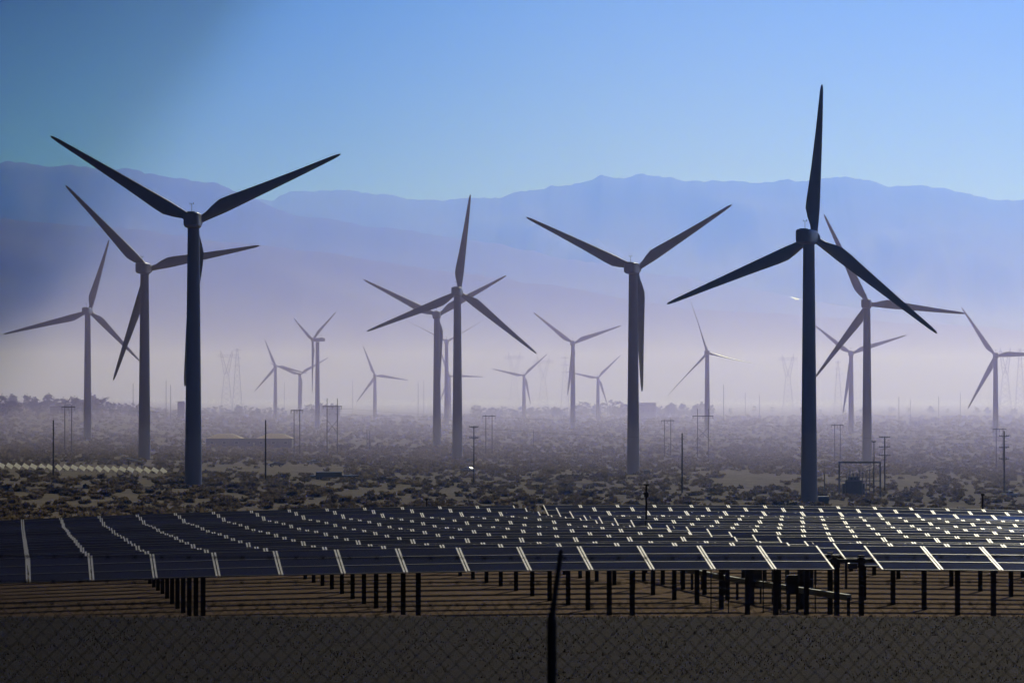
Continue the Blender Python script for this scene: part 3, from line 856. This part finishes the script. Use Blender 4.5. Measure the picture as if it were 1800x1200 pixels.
wire([arm_pt(833, 752, 852), arm_pt(1555, 769, 866), arm_pt(1765, 768, 868)], 'thin power line strung along the armed poles past the substation')

# ------------------------------------------------------------------ substation, boxes, buildings, vehicles
def substation():
    D = D_at(1500, 872); s_ = FPX / D
    x = (1511 - 900) / s_; zb = gz(x, D); root = empty('substation', (x, D, zb))
    H = 60 / s_; w = 36 / s_
    mb = MB()
    mb.box((0, 0, H), (2 * w + 0.5, 0.35, 0.5)); mb.box((0, 0, H * 0.46), (2 * w, 0.2, 0.22))
    mb.build('gantry_beam', M['lattice'], root)
    for sx in (-w, w):
        for yy in (0,):
            mb = MB(); mb.box((sx, yy, H / 2 - 0.2), (0.42, 0.42, H + 0.4)); mb.build('gantry_leg', M['lattice'], root)
    for i, sx in enumerate((-0.62, -0.46, -0.31, -0.15, 0.0, 0.16, 0.33, 0.5, 0.68)):
        mb = MB(); hh = H * (0.55 + 0.25 * ((i * 37) % 10) / 10)
        mb.box((sx * w, 1.0, hh / 2), (0.22, 0.22, hh)); mb.box((sx * w, 1.0, hh), (0.7, 0.18, 0.18))
        for q in range(4): mb.tube((sx * w, 1.0, hh + 0.1 + q * 0.28), (sx * w, 1.0, hh + 0.26 + q * 0.28), 0.2, n=8)
        mb.build('switch_post', M['lattice'], root)
    mb = MB(); mb.box((-0.28 * w, 2.0, 2.3), (4.4, 2.6, 4.4)); mb.box((-0.28 * w - 2.7, 2.0, 2.0), (0.7, 2.0, 3.0)); mb.box((-0.28 * w + 2.7, 2.0, 2.0), (0.7, 2.0, 3.0)); mb.tube((-0.28 * w - 1.5, 2, 4.9), (-0.28 * w + 1.5, 2, 4.9), 0.5, n=12)
    tr = mb.build('transformer', M['box'], root)
    for q in (-1.2, 0, 1.2):
        mb = MB(); mb.tube((-0.28 * w + q, 1.6, 4.4), (-0.28 * w + q, 1.4, 6.2), 0.16, 0.1, n=8); mb.build('bushing', M['insulator'], tr)
    tag(root, 'small electrical substation with a tall rectangular steel frame and transformer', 'substation')
    # lightning spike and a small conical one beside it
    for px, yt, lab in ((1449, 806, 'thin pointed spike beside the substation, nearest the tallest tower'), (1468, 836, 'low pointed bush-like post cone beside the substation frame')):
        x = (px - 900) / s_; zb = gz(x, D); H2 = at(px, yt, D).z - zb
        if px == 1449:
            o_ = empty('lightning_mast', (x, D, zb)); mb = MB(); mb.tube((0, 0, -0.3), (0, 0, H2 * 0.6), 0.22, 0.12, n=8); mb.build('mast', M['lattice'], o_)
            mb = MB(); mb.tube((0, 0, H2 * 0.6), (0, 0, H2), 0.08, 0.02, n=6); mb.build('spike', M['lattice'], o_); tag(o_, lab, 'mast')
substation()

def cabinet(px0, px1, ytop, ybase, label):
    c = (px0 + px1) / 2; D = D_at(c, ybase) - 6; s_ = FPX / D; x = (c - 900) / s_; zb = gz(x, D); w = (px1 - px0) / s_; h = (ybase - ytop) / s_
    root = empty('transformer_box', (x, D, zb))
    mb = MB(); mb.box((0, 0, h * 0.46), (w, w * 0.8, h * 0.92)); mb.build('cabinet', M['box'], root)
    mb = MB(); mb.box((0, 0, h * 0.96), (w * 1.06, w * 0.86, h * 0.07)); mb.build('lid', M['box'], root)
    mb = MB(); mb.box((0, 0, -0.05), (w * 1.3, w * 1.1, 0.3)); mb.build('pad', M['concrete'], root)
    for sx in (-0.24, 0.24):
        mb = MB(); mb.box((sx * w, -w * 0.4 - 0.02, h * 0.45), (w * 0.42, 0.04, h * 0.74)); mb.build('door', M['box'], root)
    tag(root, label, 'transformer box', 'boxes at the foot of turbine towers')
cabinet(1438, 1456, 871, 887, 'dark green box on the ground against the tallest turbine tower')
cabinet(1131, 1143, 825, 834, 'dark green box at the foot of the hanging-blade turbine')
cabinet(820, 834, 806, 812, 'small dark box at the foot of the middle upright-blade turbine')

def building(px0, px1, yeave, yroof, ybase, label, wall, roof, roofs=1, flat=False, D=None, depth=9, deep_gap=0):
    c = (px0 + px1) / 2; D = D or D_at(c, ybase); s_ = FPX / D; x = (c - 900) / s_; zb = gz(x, D); w = (px1 - px0) / s_
    base_py = HY - (zb - CZ) * s_
    he = max(2.4, at(c, yeave, D).z - zb); hr = at(c, yroof, D).z - zb
    if hr <= he: hr = he + 0.4
    root = empty('building', (x, D, zb))
    mb = MB(); mb.box((0, depth / 2, he / 2 - 0.5), (w, depth, he + 1.0)); mb.build('wall', wall, root)
    n = max(2, int(w / 5))
    for i in range(n):
        mb = MB(); xx = -w / 2 + (i + 0.5) * w / n; mb.box((xx, -0.02, he * 0.55), (1.6, 0.08, 1.1)); f_ = mb.build('window', M['wall_pale'], root)
        mb = MB(); mb.box((xx, -0.07, he * 0.55), (1.36, 0.04, 0.9)); mb.build('pane', M['glass'], f_)
    mb = MB(); mb.box((w * 0.06, -0.03, 1.05), (1.0, 0.08, 2.1)); mb.build('door', M['wall_pale'], root)
    if flat:
        mb = MB(); mb.box((0, depth / 2, he + 0.15), (w * 1.03, depth + 1.0, (hr - he))); mb.build('roof', roof, root)
    else:
        if roofs == 1: spans = [(-w / 2 - 0.4, w / 2 + 0.4)]
        else: spans = [(-w / 2 - 0.3, -w * 0.08), (w * 0.08, w / 2 + 0.3)]
        if roofs == 2:
            mb = MB(); mb.box((0, depth / 2, he + 0.06), (w * 1.01, depth + 0.8, 0.2)); mb.build('eave', M['wall_dark'], root)
        for xa, xb in spans:
            q = min((xb - xa) * 0.3, 6)
            v = [(xa, -0.5, he + 0.16), (xb, -0.5, he + 0.16), (xb, depth + 0.5, he + 0.16), (xa, depth + 0.5, he + 0.16), (xa + q, depth * 0.42, hr), (xb - q, depth * 0.42, hr), (xb - q, depth * 0.58, hr), (xa + q, depth * 0.58, hr)]
            mb = MB(); mb.add(v, [(0, 1, 5, 4), (1, 2, 6, 5), (2, 3, 7, 6), (3, 0, 4, 7), (4, 5, 6, 7), (3, 2, 1, 0)]); mb.build('roof', roof, root)
    tag(root, label, 'building', None)
building(362, 513, 771, 762, 786, 'long low dark-walled building with two pale tan hipped roofs', M['wall_dark'], M['roof_tan'], roofs=2, depth=16)
building(1118, 1153, 709, 706, 733, 'far flat white-roofed building beside the hanging blade tip', M['wall_pale'], M['roof_white'], flat=True, D=4100, depth=20)
building(574, 597, 716, 713, 741, 'small far white-roofed shed behind the cross-braced frame near the low building', M['wall_pale'], M['roof_white'], flat=True, D=3500, depth=10)
building(88, 118, 713, 711, 730, 'far shed with a bright flat roof under the dark trees', M['wall_dark'], M['roof_white'], flat=True, D=3150, depth=10)
building(312, 324, 706, 704, 728, 'tiny far shed with a pale roof beside the big near turbine tower', M['wall_dark'], M['roof_white'], flat=True, D=3300, depth=8)

# white collectors in a row
CO = 'first second third fourth fifth sixth seventh eighth ninth tenth eleventh twelfth thirteenth fourteenth fifteenth sixteenth seventeenth eighteenth nineteenth twentieth twenty-first twenty-second'.split()
def collectors():
    D = D_at(140, 829); s_ = FPX / D
    mb = MB(); q = Matrix.Rotation(R(62), 3, 'X'); mb.box((0, 0, 0.85), (1.75, 1.15, 0.012), q); me = mb.build('panel', M['sheet'], mesh_only=True)
    mb = MB(); mb.box((0, -0.1, 0.2), (0.1, 0.1, 1.2)); mb.box((0, -0.08, 0.7), (1.3, 0.05, 0.05)); me2 = mb.build('stand', M['post'], mesh_only=True)
    lab = ['one of the small tilted white collectors crowded in a row at the left'.replace(' at the left', ' before the dark brush')]
    for i in range(22):
        px = -14 + i * 14.2; x = (px - 900) / s_; Dy = D + rng.uniform(-0.4, 0.4)
        r_ = empty('white_collector', (x, Dy, gz(x, Dy) + 0.35))
        p = put('panel', me, r_, None, (0, R(34 + rng.uniform(-9, 9)), 0)); put('stand', me2, r_, (0, 0, -0.35))
        l_ = 'small tilted white collector, ' + CO[21 - i] + ' from the turbine end of its long row'
        if i == 21: l_ = 'endmost tilted white collector, just before the big near turbine tower'
        tag(r_, l_, 'solar collector', 'small white collectors in one long row')
    D2 = D + 18; x = (238 - 900) / FPX * D2
    r_ = empty('white_pipe', (x, D2, gz(x, D2)), R(0)); mb = MB(); mb.tube((-2.2, 0, 3.6), (2.2, 0, 2.7), 0.28, n=10); mb.build('pipe', M['white_sheet'], r_)
    for sx, hh in ((-1.8, 3.4), (1.8, 2.7)):
        mb = MB(); mb.box((sx, 0, hh / 2), (0.2, 0.2, hh)); mb.build('support', M['post'], r_)
    tag(r_, 'slanting white pipe raised behind the end of the white collector row', 'pipe')
collectors()

def car(px, ybase, label, paint, rz=0.0, truck=False):
    D = D_at(px, ybase); p = on_ground(px, D); root = empty('parked_car', p, rz)
    w = 0.88
    prof = [(-2.2, 0.45), (-2.2, 0.85), (-1.9, 0.98), (-1.1, 1.02), (-0.55, 1.45), (0.9, 1.48), (1.6, 1.05), (2.15, 0.98), (2.25, 0.5)]
    if truck: prof = [(-2.7, 0.5), (-2.7, 1.1), (-1.5, 1.18), (-1.0, 1.8), (0.3, 1.82), (0.5, 1.15), (2.7, 1.15), (2.7, 0.55)]
    mb = MB(); n = len(prof)
    va = [(x, -w, z) for x, z in prof]; vb = [(x, w, z) for x, z in prof]
    mb.add(va + vb, [tuple(range(n)), tuple(range(2 * n - 1, n - 1, -1))] + [(i, n + i, n + (i + 1) % n, (i + 1) % n) for i in range(n)]); mb.build('body', paint, root)
    cab = [(-0.95, 1.06), (-0.5, 1.4), (0.8, 1.42), (1.3, 1.06)] if not truck else [(-1.3, 1.25), (-0.9, 1.72), (0.2, 1.74), (0.3, 1.25)]
    for sy in (-1, 1):
        mb = MB(); mb.add([(x, sy * (w + 0.012), z) for x, z in cab], [(0, 1, 2, 3)]); mb.add([(x, sy * (w + 0.004), z) for x, z in cab], [(3, 2, 1, 0)]); mb.build('window', M['glass'], root)
    for wx in (-1.4, 1.4):
        for sy in (-1, 1):
            mb = MB(); mb.tube((wx, sy * 0.66, 0.34), (wx, sy * 0.91, 0.34), 0.34, n=16); wh = mb.build('wheel', M['rubber'], root)
            mb = MB(); mb.tube((wx, sy * 0.70, 0.34), (wx, sy * 0.925, 0.34), 0.19, n=12); mb.build('rim', M['alu'], wh)
    for sy in (-0.6, 0.6):
        mb = MB(); mb.box((-2.22 if not truck else -2.72, sy, 0.74), (0.06, 0.3, 0.16)); mb.build('headlight', M['alu'], root)
    tag(root, label, 'car' if not truck else 'pickup truck')
car(485, 820, 'dark car glinting on the sandy clearing beside a bare pole', M['paint_dark'], 0.3)
car(551, 816, 'car with one bright glint in front of the twin-pole frame at the brush edge', M['paint_pale'], 0.7)
car(1130, 727, 'tiny white vehicle shining near the hanging blade tip', M['roof_white'], 0.2)
car(822, 829, 'small pale vehicle among bushes beside the double-armed pole', M['paint_pale'], -0.4)
car(1776, 874, 'pale pickup glinting in the brush at the foot of the edge pole', M['paint_pale'], 0.5, True)
def trailer():
    D = D_at(588, 843); p = on_ground(588, D); root = empty('flat_trailer', p, 0.1); mb = MB(); mb.box((0, 0, 1.0), (13, 2.4, 0.5)); mb.box((-1.5, 0, 1.7), (7, 2.0, 0.9)); mb.build('bed', M['paint_dark'], root)
    for wx in (-4.6, -3.6, 4.2, 5.2):
        mb = MB(); mb.tube((wx, -1.15, 0.45), (wx, -0.85, 0.45), 0.45, n=14); mb.build('wheel', M['rubber'], root)
    tag(root, 'long low dark trailer parked on the sandy clearing among bushes', 'trailer')
trailer()

# a small aeroplane in the haze
def plane():
    p = at(1398, 525.5, 5200); root = empty('aeroplane', p, R(8)); mb = MB(); rings = []
    for x, r in ((-4.3, 0.15), (-3.6, 0.5), (-1.5, 0.72), (1.0, 0.6), (4.2, 0.16)):
        rings.append([(x, r * cos(2 * pi * i / 12), r * sin(2 * pi * i / 12)) for i in range(12)])
    mb.loft(rings); mb.build('fuselage', M['plane'], root)
    for sy in (-1, 1):
        mb = MB(); mb.box((-1.2, sy * 2.8, 0.55), (1.5, 5.2, 0.14)); mb.build('wing', M['plane'], root)
        mb = MB(); mb.box((3.9, sy * 0.9, 0.1), (0.8, 1.6, 0.08)); mb.build('tailplane', M['plane'], root)
    mb = MB(); mb.box((3.9, 0, 0.75), (0.9, 0.08, 1.2)); mb.build('fin', M['plane'], root)
    zz = Vector((0.285, -0.258, 0.923)).normalized(); yy = zz.cross(Vector((0.3, -1, 0))).normalized().cross(zz); yy = (Vector((1, 0.15, 0)) - zz * zz.dot(Vector((1, 0.15, 0)))).normalized(); root.rotation_euler = Matrix((yy.cross(zz), yy, zz)).transposed().to_euler()   # banked so that the wing tops catch the sun
    tag(root, 'tiny bright aeroplane low in the haze beside the tallest tower', 'aeroplane')
plane()

# ------------------------------------------------------------------ trees
def tree_meshes(seed, H=12.0, W=9.0, n=420, poplar=False):
    r_ = random.Random(seed); tk = MB()
    tk.tube((0, 0, -0.5), (0.1, 0, H * 0.35), 0.32, 0.2, n=8)
    limbs = []
    for i in range(7):
        a_ = 2 * pi * i / 7 + r_.uniform(-0.3, 0.3); q = Vector((cos(a_) * W * 0.3 * r_.uniform(0.5, 1), sin(a_) * W * 0.3 * r_.uniform(0.5, 1), H * r_.uniform(0.5, 0.85)))
        tk.tube((0.05, 0, H * r_.uniform(0.15, 0.34)), q, 0.13, 0.04, n=6); limbs.append(q)
    cr = MB(); cl = []
    for i in range(18):
        a_ = r_.uniform(0, 2 * pi); zz = r_.uniform(0.25, 0.95); rad = W * 0.5 * math.sqrt(max(0.05, 1 - (2 * zz - 1.05) ** 2)) * r_.uniform(0.3, 1)
        cl.append((Vector((cos(a_) * rad, sin(a_) * rad, H * zz)), r_.uniform(0.9, 2.1)))
    for i in range(n):
        c, s_ = r_.choice(cl); p = c + Vector((r_.gauss(0, 1), r_.gauss(0, 1), r_.gauss(0, 0.75))) * s_ * 0.52
        u = Vector((r_.gauss(0, 1), r_.gauss(0, 1), r_.gauss(0, 1))).normalized(); w = u.orthogonal().normalized(); z = r_.uniform(0.3, 0.75)
        cr.add([p - u * z - w * z * 0.5, p + u * z - w * z * 0.6, p + u * z * 0.8 + w * z * 0.7, p - u * z * 0.7 + w * z * 0.5], [(0, 1, 2, 3)])
    return tk.build('trunk', M['bark'], mesh_only=True), cr.build('crown', M['leaf'], mesh_only=True)
TREES = [tree_meshes(11), tree_meshes(12, 10, 11), tree_meshes(13, 14, 8), tree_meshes(14, 8, 9)]
def tree(px, D, h, label, group, rr):
    x = (px - 900) / FPX * D; i = rr.randrange(4); H = (12, 10, 14, 8)[i]; k = h / H
    root = empty('tree', (x, D, gz(x, D)), rr.uniform(0, 6)); put('trunk', TREES[i][0], root, None, None, (k, k, k)); put('crown', TREES[i][1], root, None, None, (k * rr.uniform(1, 1.35),) * 2 + (k,))
    tag(root, label, 'tree', group)
tr = random.Random(5)
for i in range(34):
    px = -20 + i * 8.2 + tr.uniform(-4, 4); tree(px, tr.uniform(3000, 3600), tr.uniform(9, 14) if px < 190 else tr.uniform(7, 10), 'dark tree in the dense belt around the tower by the picture edge', 'dark belt of trees beyond the white collectors', tr)
for i in range(24):
    px = 335 + i * 11 + tr.uniform(-5, 5); tree(px, tr.uniform(3900, 4500), tr.uniform(7, 11) if not 540 < px < 605 else tr.uniform(12, 15), 'hazy tree in the belt beyond the long low building', 'hazy trees beyond the low building', tr)
for i in range(34):
    px = 835 + i * 8 + tr.uniform(-4, 4); tree(px, tr.uniform(4200, 4900), tr.uniform(8, 12) if px < 1010 else tr.uniform(12, 18), 'hazy tree in the belt behind the pale V-bladed turbine', 'hazy trees behind the pale turbines', tr)
for i in range(15):
    px = 1150 + i * 7 + tr.uniform(-3, 3); tree(px, tr.uniform(4400, 4900), tr.uniform(10, 15), 'hazy tree in the belt before the edge-on turbine', 'hazy trees by the edge-on turbine', tr)
for i in range(14):
    px = 1290 + i * 38 + tr.uniform(-12, 12); tree(px, tr.uniform(4800, 5600), tr.uniform(6, 10), 'very faint scattered tree near the hazy horizon past the tallest tower', 'very faint trees past the tallest tower', tr)

# ------------------------------------------------------------------ desert shrubs
def shrub_quads(seed, n, lo=0.10, hi=0.24):
    r_ = random.Random(seed); vv = []
    lob = [(Vector((r_.uniform(-0.55, 0.55), r_.uniform(-0.5, 0.5), r_.uniform(0.15, 0.42))), r_.uniform(0.25, 0.5)) for _ in range(6)]
    for i in range(n):
        c, s_ = r_.choice(lob)
        d = Vector((r_.gauss(0, 1), r_.gauss(0, 1), r_.gauss(0, 0.8))).normalized() * s_ * r_.uniform(0.4, 1.05)
        p = c + d
        if p.z < 0.0: p.z = r_.uniform(0, 0.12)
        u = (d.normalized() + Vector((r_.gauss(0, .5), r_.gauss(0, .5), r_.uniform(0, 1)))).normalized(); w = u.cross(Vector((r_.gauss(0, 1), r_.gauss(0, 1), 0.2))).normalized(); z = r_.uniform(lo, hi)
        vv += [p - u * z - w * z * 0.35, p + u * z * 0.3 - w * z * 0.7, p + u * z, p - u * z * 0.1 + w * z * 0.7]
    return np.array([tuple(v) for v in vv])
def quads_mesh(name, arr, m_):
    n = len(arr) // 4; me = bpy.data.meshes.new(name)
    me.vertices.add(len(arr)); me.vertices.foreach_set('co', arr.astype(np.float32).ravel())
    me.loops.add(4 * n); me.loops.foreach_set('vertex_index', np.arange(4 * n, dtype=np.int32))
    me.polygons.add(n); me.polygons.foreach_set('loop_start', np.arange(0, 4 * n, 4, dtype=np.int32)); me.polygons.foreach_set('loop_total', np.full(n, 4, dtype=np.int32))
    me.materials.append(m_); me.update(); me.validate(); return me
SHQ = [shrub_quads(20 + i, 150) for i in range(5)]
SHM = [(quads_mesh('foliage', SHQ[i], M['shrub' if i < 3 else 'shrub_pale'])) for i in range(5)]
def stem_mesh():
    mb = MB(); r_ = random.Random(3)
    for i in range(9):
        a_ = r_.uniform(0, 6.28); mb.tube((0, 0, -0.1), (cos(a_) * 0.5, sin(a_) * 0.45, r_.uniform(0.3, 0.6)), 0.03, 0.012, n=4)
    return mb.build('stems', M['bark'], mesh_only=True)
STEM = stem_mesh()
CLEAR = [(490, 826, 125, 9), (420, 822, 90, 8), (1370, 846, 130, 14), (1580, 848, 70, 14), (200, 834, 120, 7), (1260, 833, 60, 6), (140, 824, 170, 7), (560, 836, 60, 5)]
def density(px, py, x, y):
    v = 0.5 + 0.5 * noise.fractal(Vector((x * 0.02, y * 0.012, 4)), 0.8, 2, 3)
    d_ = 0.22 + 0.80 * v
    if py < 785: d_ *= 0.55
    for cx, cy, rx, ry in CLEAR:
        q = ((px - cx) / rx) ** 2 + ((py - cy) / ry) ** 2 + 0.55 * noise.noise(Vector((x * 0.05, y * 0.02, 9)))
        if q < 0.85: return 0.07
    return d_
sr = random.Random(31); shr = []
Dn, stepk = 850.0, 1.0
def scatter(D0, D1, per_m2, sz0, sz1):
    area_n = 0; w0 = 0.155
    n = int(per_m2 * w0 * 2 * (D1 ** 2 - D0 ** 2) / 2)
    for _ in range(n):
        D = math.sqrt(sr.uniform(D0 ** 2, D1 ** 2)); u = sr.uniform(-w0, w0); x = u * D
        z = g(x, D); py = HY - z / D * FPX; px = 900 + u * FPX
        if sr.random() < density(px, py, x, D):
            shr.append((D, x, z + CZ, sr.uniform(sz0, sz1) * (1.5 if sr.random() < 0.08 else 1), sr.uniform(0, 6.28), px, py))
scatter(430, 820, 0.030, 0.7, 1.5)
scatter(820, 1250, 0.032, 0.65, 1.6)
scatter(1250, 1750, 0.034, 0.7, 1.6)
scatter(1750, 3300, 0.016, 0.9, 2.1)
scatter(3300, 4600, 0.0035, 2.0, 4.0)
# the 300 that show largest become things of their own
vis = [s for s in shr if s[6] < 893 + 22 * max(0, (900 - s[5]) / 900) - 1 and -10 < s[5] < 1810]
vis.sort(key=lambda s: -(s[3] / s[0]))
big = set(id(s) for s in vis[:300])
MARKS = [(40, 'at the picture edge below the white collectors'), (130, 'below the bare pole at the white collectors'), (230, 'below the end of the white collector row'), (335, 'at the foot of the big near turbine'), (420, 'just past the foot of the big near turbine'), (505, 'around the bare pole at the clearing'),
    (600, 'in front of the long dark trailer'), (700, 'between the trailer and the short dark post'), (790, 'around the short dark post behind the panels'), (880, 'at the foot of the double-armed pole'), (1000, 'between double-armed pole and hanging-blade turbine'), (1090, 'just before the hanging-blade turbine'),
    (1170, 'around the thin instrument mast'), (1240, 'around the bare pole past the mast'), (1330, 'on the sand between bare pole and tallest tower'), (1415, 'just before the tallest tower'), (1480, 'by the dark box at the tallest tower'), (1570, 'at the foot of the substation'), (1680, 'between the substation and the edge pole'), (1900, 'around the tall edge pole')]
def zone(px, py, k, pale):
    edge = py > 872 + 20 * max(0, (900 - px) / 900)
    return ('pale' if pale else 'dark') + (' low bush ' if k < 1.25 else ' broad bush ') + ('at the panel edge ' if edge else '') + next(l for p, l in MARKS if px < p)
for s in vis[:300]:
    D, x, z, k, rz, px, py = s; i = sr.randrange(5)
    root = empty('desert_shrub', (x, D, z), rz); k *= 1.0
    put('foliage', SHM[i], root, None, None, (k * 1.25, k * 1.25, k * 0.95)); put('stems', STEM, root, None, None, (k, k, k))
    lab = zone(px, py, s[3], i >= 3); tag(root, lab, 'bush', 'bushes ' + next(l for p, l in MARKS if px < p))
LOD = [shrub_quads(50 + i, 44, 0.16, 0.34) for i in range(6)]; LOD2 = [shrub_quads(70 + i, 14, 0.26, 0.5) for i in range(6)]
def brush(name, items, mname, lods):
    out = []
    for D, x, z, k, rz, px, py in items:
        a_ = lods[sr.randrange(len(lods))]; c, s_ = cos(rz), sin(rz); q = a_ * (k * 1.25, k * 1.25, k * 0.95)
        out.append(np.stack([q[:, 0] * c - q[:, 1] * s_ + x, q[:, 0] * s_ + q[:, 1] * c + D, q[:, 2] + z], 1))
    o = bpy.data.objects.new(name, quads_mesh(name, np.concatenate(out), M[mname])); col.objects.link(o)
    return o
rest = [s for s in shr if id(s) not in big]
for nm, sel, mn, ld in (('brush', [s for s in rest if s[0] < 1750 and int(s[4] * 1000) % 3], 'shrub', LOD), ('dry_brush', [s for s in rest if s[0] < 1750 and not int(s[4] * 1000) % 3], 'shrub_pale', LOD), ('far_brush', [s for s in rest if s[0] >= 1750], 'shrub', LOD2)):
    tag(brush(nm, sel, mn, ld), {'brush': 'countless dark creosote bushes covering the desert plain behind the panels', 'dry_brush': 'countless straw-coloured dry bushes scattered among the dark brush', 'far_brush': 'fine hazy speckle of far brush toward the horizon'}[nm], 'brush', None, 'stuff')

# loose stones, clods and straw on the near dirt
def gravel():
    r_ = random.Random(9)
    for name, n, lo_, sd, mt, lab in (('gravel', 9000, 0.008, 0.008, 'gravel_stone', 'loose stones scattered on the dark dirt in front of the panels'),
                                      ('clods', 1500, 0.012, 0.014, 'clod', 'dark crumbly clods of dirt in front of the panels')):
        mb = MB()
        for i in range(n):
            D = math.sqrt(r_.uniform(69 ** 2, 104 ** 2)); x = r_.uniform(-0.16, 0.16) * D; s_ = abs(r_.gauss(0, 1)) * sd + lo_
            c = Vector((x, D, gz(x, D) + 0.01)); a0 = r_.uniform(0, 6.28)
            ring = [c + Vector((cos(a0 + q * 1.571) * s_ * r_.uniform(0.7, 1.3), sin(a0 + q * 1.571) * s_ * r_.uniform(0.7, 1.3), -0.02)) for q in range(4)]
            tp = c + Vector((r_.uniform(-0.4, 0.4) * s_, r_.uniform(-0.4, 0.4) * s_, s_ * r_.uniform(0.7, 1.3)))
            mb.add(ring + [tp], [(0, 1, 4), (1, 2, 4), (2, 3, 4), (3, 0, 4)])
        tag(mb.build(name, M[mt]), lab, name, None, 'stuff')
    mb = MB()
    for i in range(1500):
        D = math.sqrt(r_.uniform(69 ** 2, 130 ** 2)); x = r_.uniform(-0.16, 0.16) * D; c = Vector((x, D, gz(x, D)))
        for q in range(5):
            a_ = r_.uniform(0, 6.28); h = r_.uniform(0.04, 0.13); d = Vector((cos(a_) * h * 0.7, sin(a_) * h * 0.7, h)); w = Vector((-sin(a_), cos(a_), 0)) * 0.006
            mb.add([c - w, c + w, c + d], [(0, 1, 2)])
    tag(mb.build('dry_grass', M['straw']), 'sparse pale straws on the dark dirt', 'dry grass', None, 'stuff')
M['clod'] = mat('dirt_clod', (0.22, 0.145, 0.085), 1.0, var=0.6, scale=6)
M['straw'] = mat('straw', (0.34, 0.28, 0.17), 0.9, scale=3)
gravel()

# ------------------------------------------------------------------ unseen slab added high above, blocking the sun to darken the left
def shade_slab():
    zc = CZ + 2350.0; dx, dy = zc / math.tan(R(SUN_EL)) * sin(R(SUN_AZ)), zc / math.tan(R(SUN_EL)) * cos(R(SUN_AZ))
    ey = [-3500, 0, 130, 1000, 2500, 6000, 10000, 16500]; ex = [40, -18, -24, -168, -335, -900, -2500, -6500]
    ys = np.linspace(-3500, 12500, 130); nu = 30; top = []; bot = []
    for y in ys:
        x0 = float(np.interp(y, ey, ex)) + (90 * noise.noise(Vector((y * 0.0016, 7, 1))) + 60 * noise.noise(Vector((y * 0.005, 3, 1)))) * smooth(1500, 6000, y)
        for j in range(nu):
            t = j / (nu - 1); x = x0 - 9000 * t ** 1.6
            nn = noise.fractal(Vector((x * 0.0011, y * 0.0011, 2)), 0.9, 2, 5); ed = min(1, 4 * t + 0.02, (y + 3500) / 900 + 0.02, (12500 - y) / 900 + 0.02)
            top.append((x + dx, y + dy, zc + (260 + 170 * nn) * ed)); bot.append((x + dx, y + dy, zc - (60 + 30 * nn) * ed))
    n = len(top); f = []; ny = len(ys)
    for i in range(ny - 1):
        for j in range(nu - 1):
            a_ = i * nu + j; f.append((a_, a_ + nu, a_ + nu + 1, a_ + 1)); f.append((n + a_, n + a_ + 1, n + a_ + nu + 1, n + a_ + nu))
    rim = [j for j in range(nu)] + [i * nu + nu - 1 for i in range(1, ny)] + [(ny - 1) * nu + j for j in range(nu - 2, -1, -1)] + [i * nu for i in range(ny - 2, 0, -1)]
    for a_, b_ in zip(rim, rim[1:] + rim[:1]): f.append((a_, b_, n + b_, n + a_))
    mb = MB(); mb.add(top + bot, f, 0, True)
    tag(mb.build('shade_slab', mat('shade_slab_grey', (0.75, 0.75, 0.77), 1.0, var=0.05, scale=0.002)), kind='structure')
shade_slab()

# ------------------------------------------------------------------ air: haze over everything, dust low on the plain
def vol_box(name, x0, x1, y0, y1, z0, z1, m_, label):
    mb = MB(); mb.box(((x0 + x1) / 2, (y0 + y1) / 2, (z0 + z1) / 2), (x1 - x0, y1 - y0, z1 - z0))
    o = mb.build(name, m_); tag(o, label, name, None, 'stuff'); return o
vol_box('haze', -31000, 31000, -400, 34500, CZ - 100, CZ + 1750, vol_mat('haze_air', (0.11, 0.31, 1.0), 0.5e-4, 0.7), 'even blue haze over the plain and the mountains')
vol_box('distant_haze', -30000, 30000, 1350, 34000, CZ - 95, CZ + 1740, vol_mat('distant_haze_air', (0.035, 0.115, 1.0), 0.70e-4, 0.7), 'denser blue haze in front of the mountains')
vol_box('dust', -9000, 9000, 1050, 11500, CZ - 70, CZ + 105, vol_mat('dust_air', (0.92, 0.74, 1.0), 1.75e-4, 0.7), 'pale lavender dust hanging over the far plain')
vol_box('ground_dust', -3000, 3000, 860, 6500, CZ - 65, CZ - 9, vol_mat('ground_dust_air', (1.0, 0.97, 1.0), 0.6e-4, 0.7), 'low grey dust blowing around the turbine feet')
print('objects', len(bpy.data.objects), 'shrubs', len(shr))
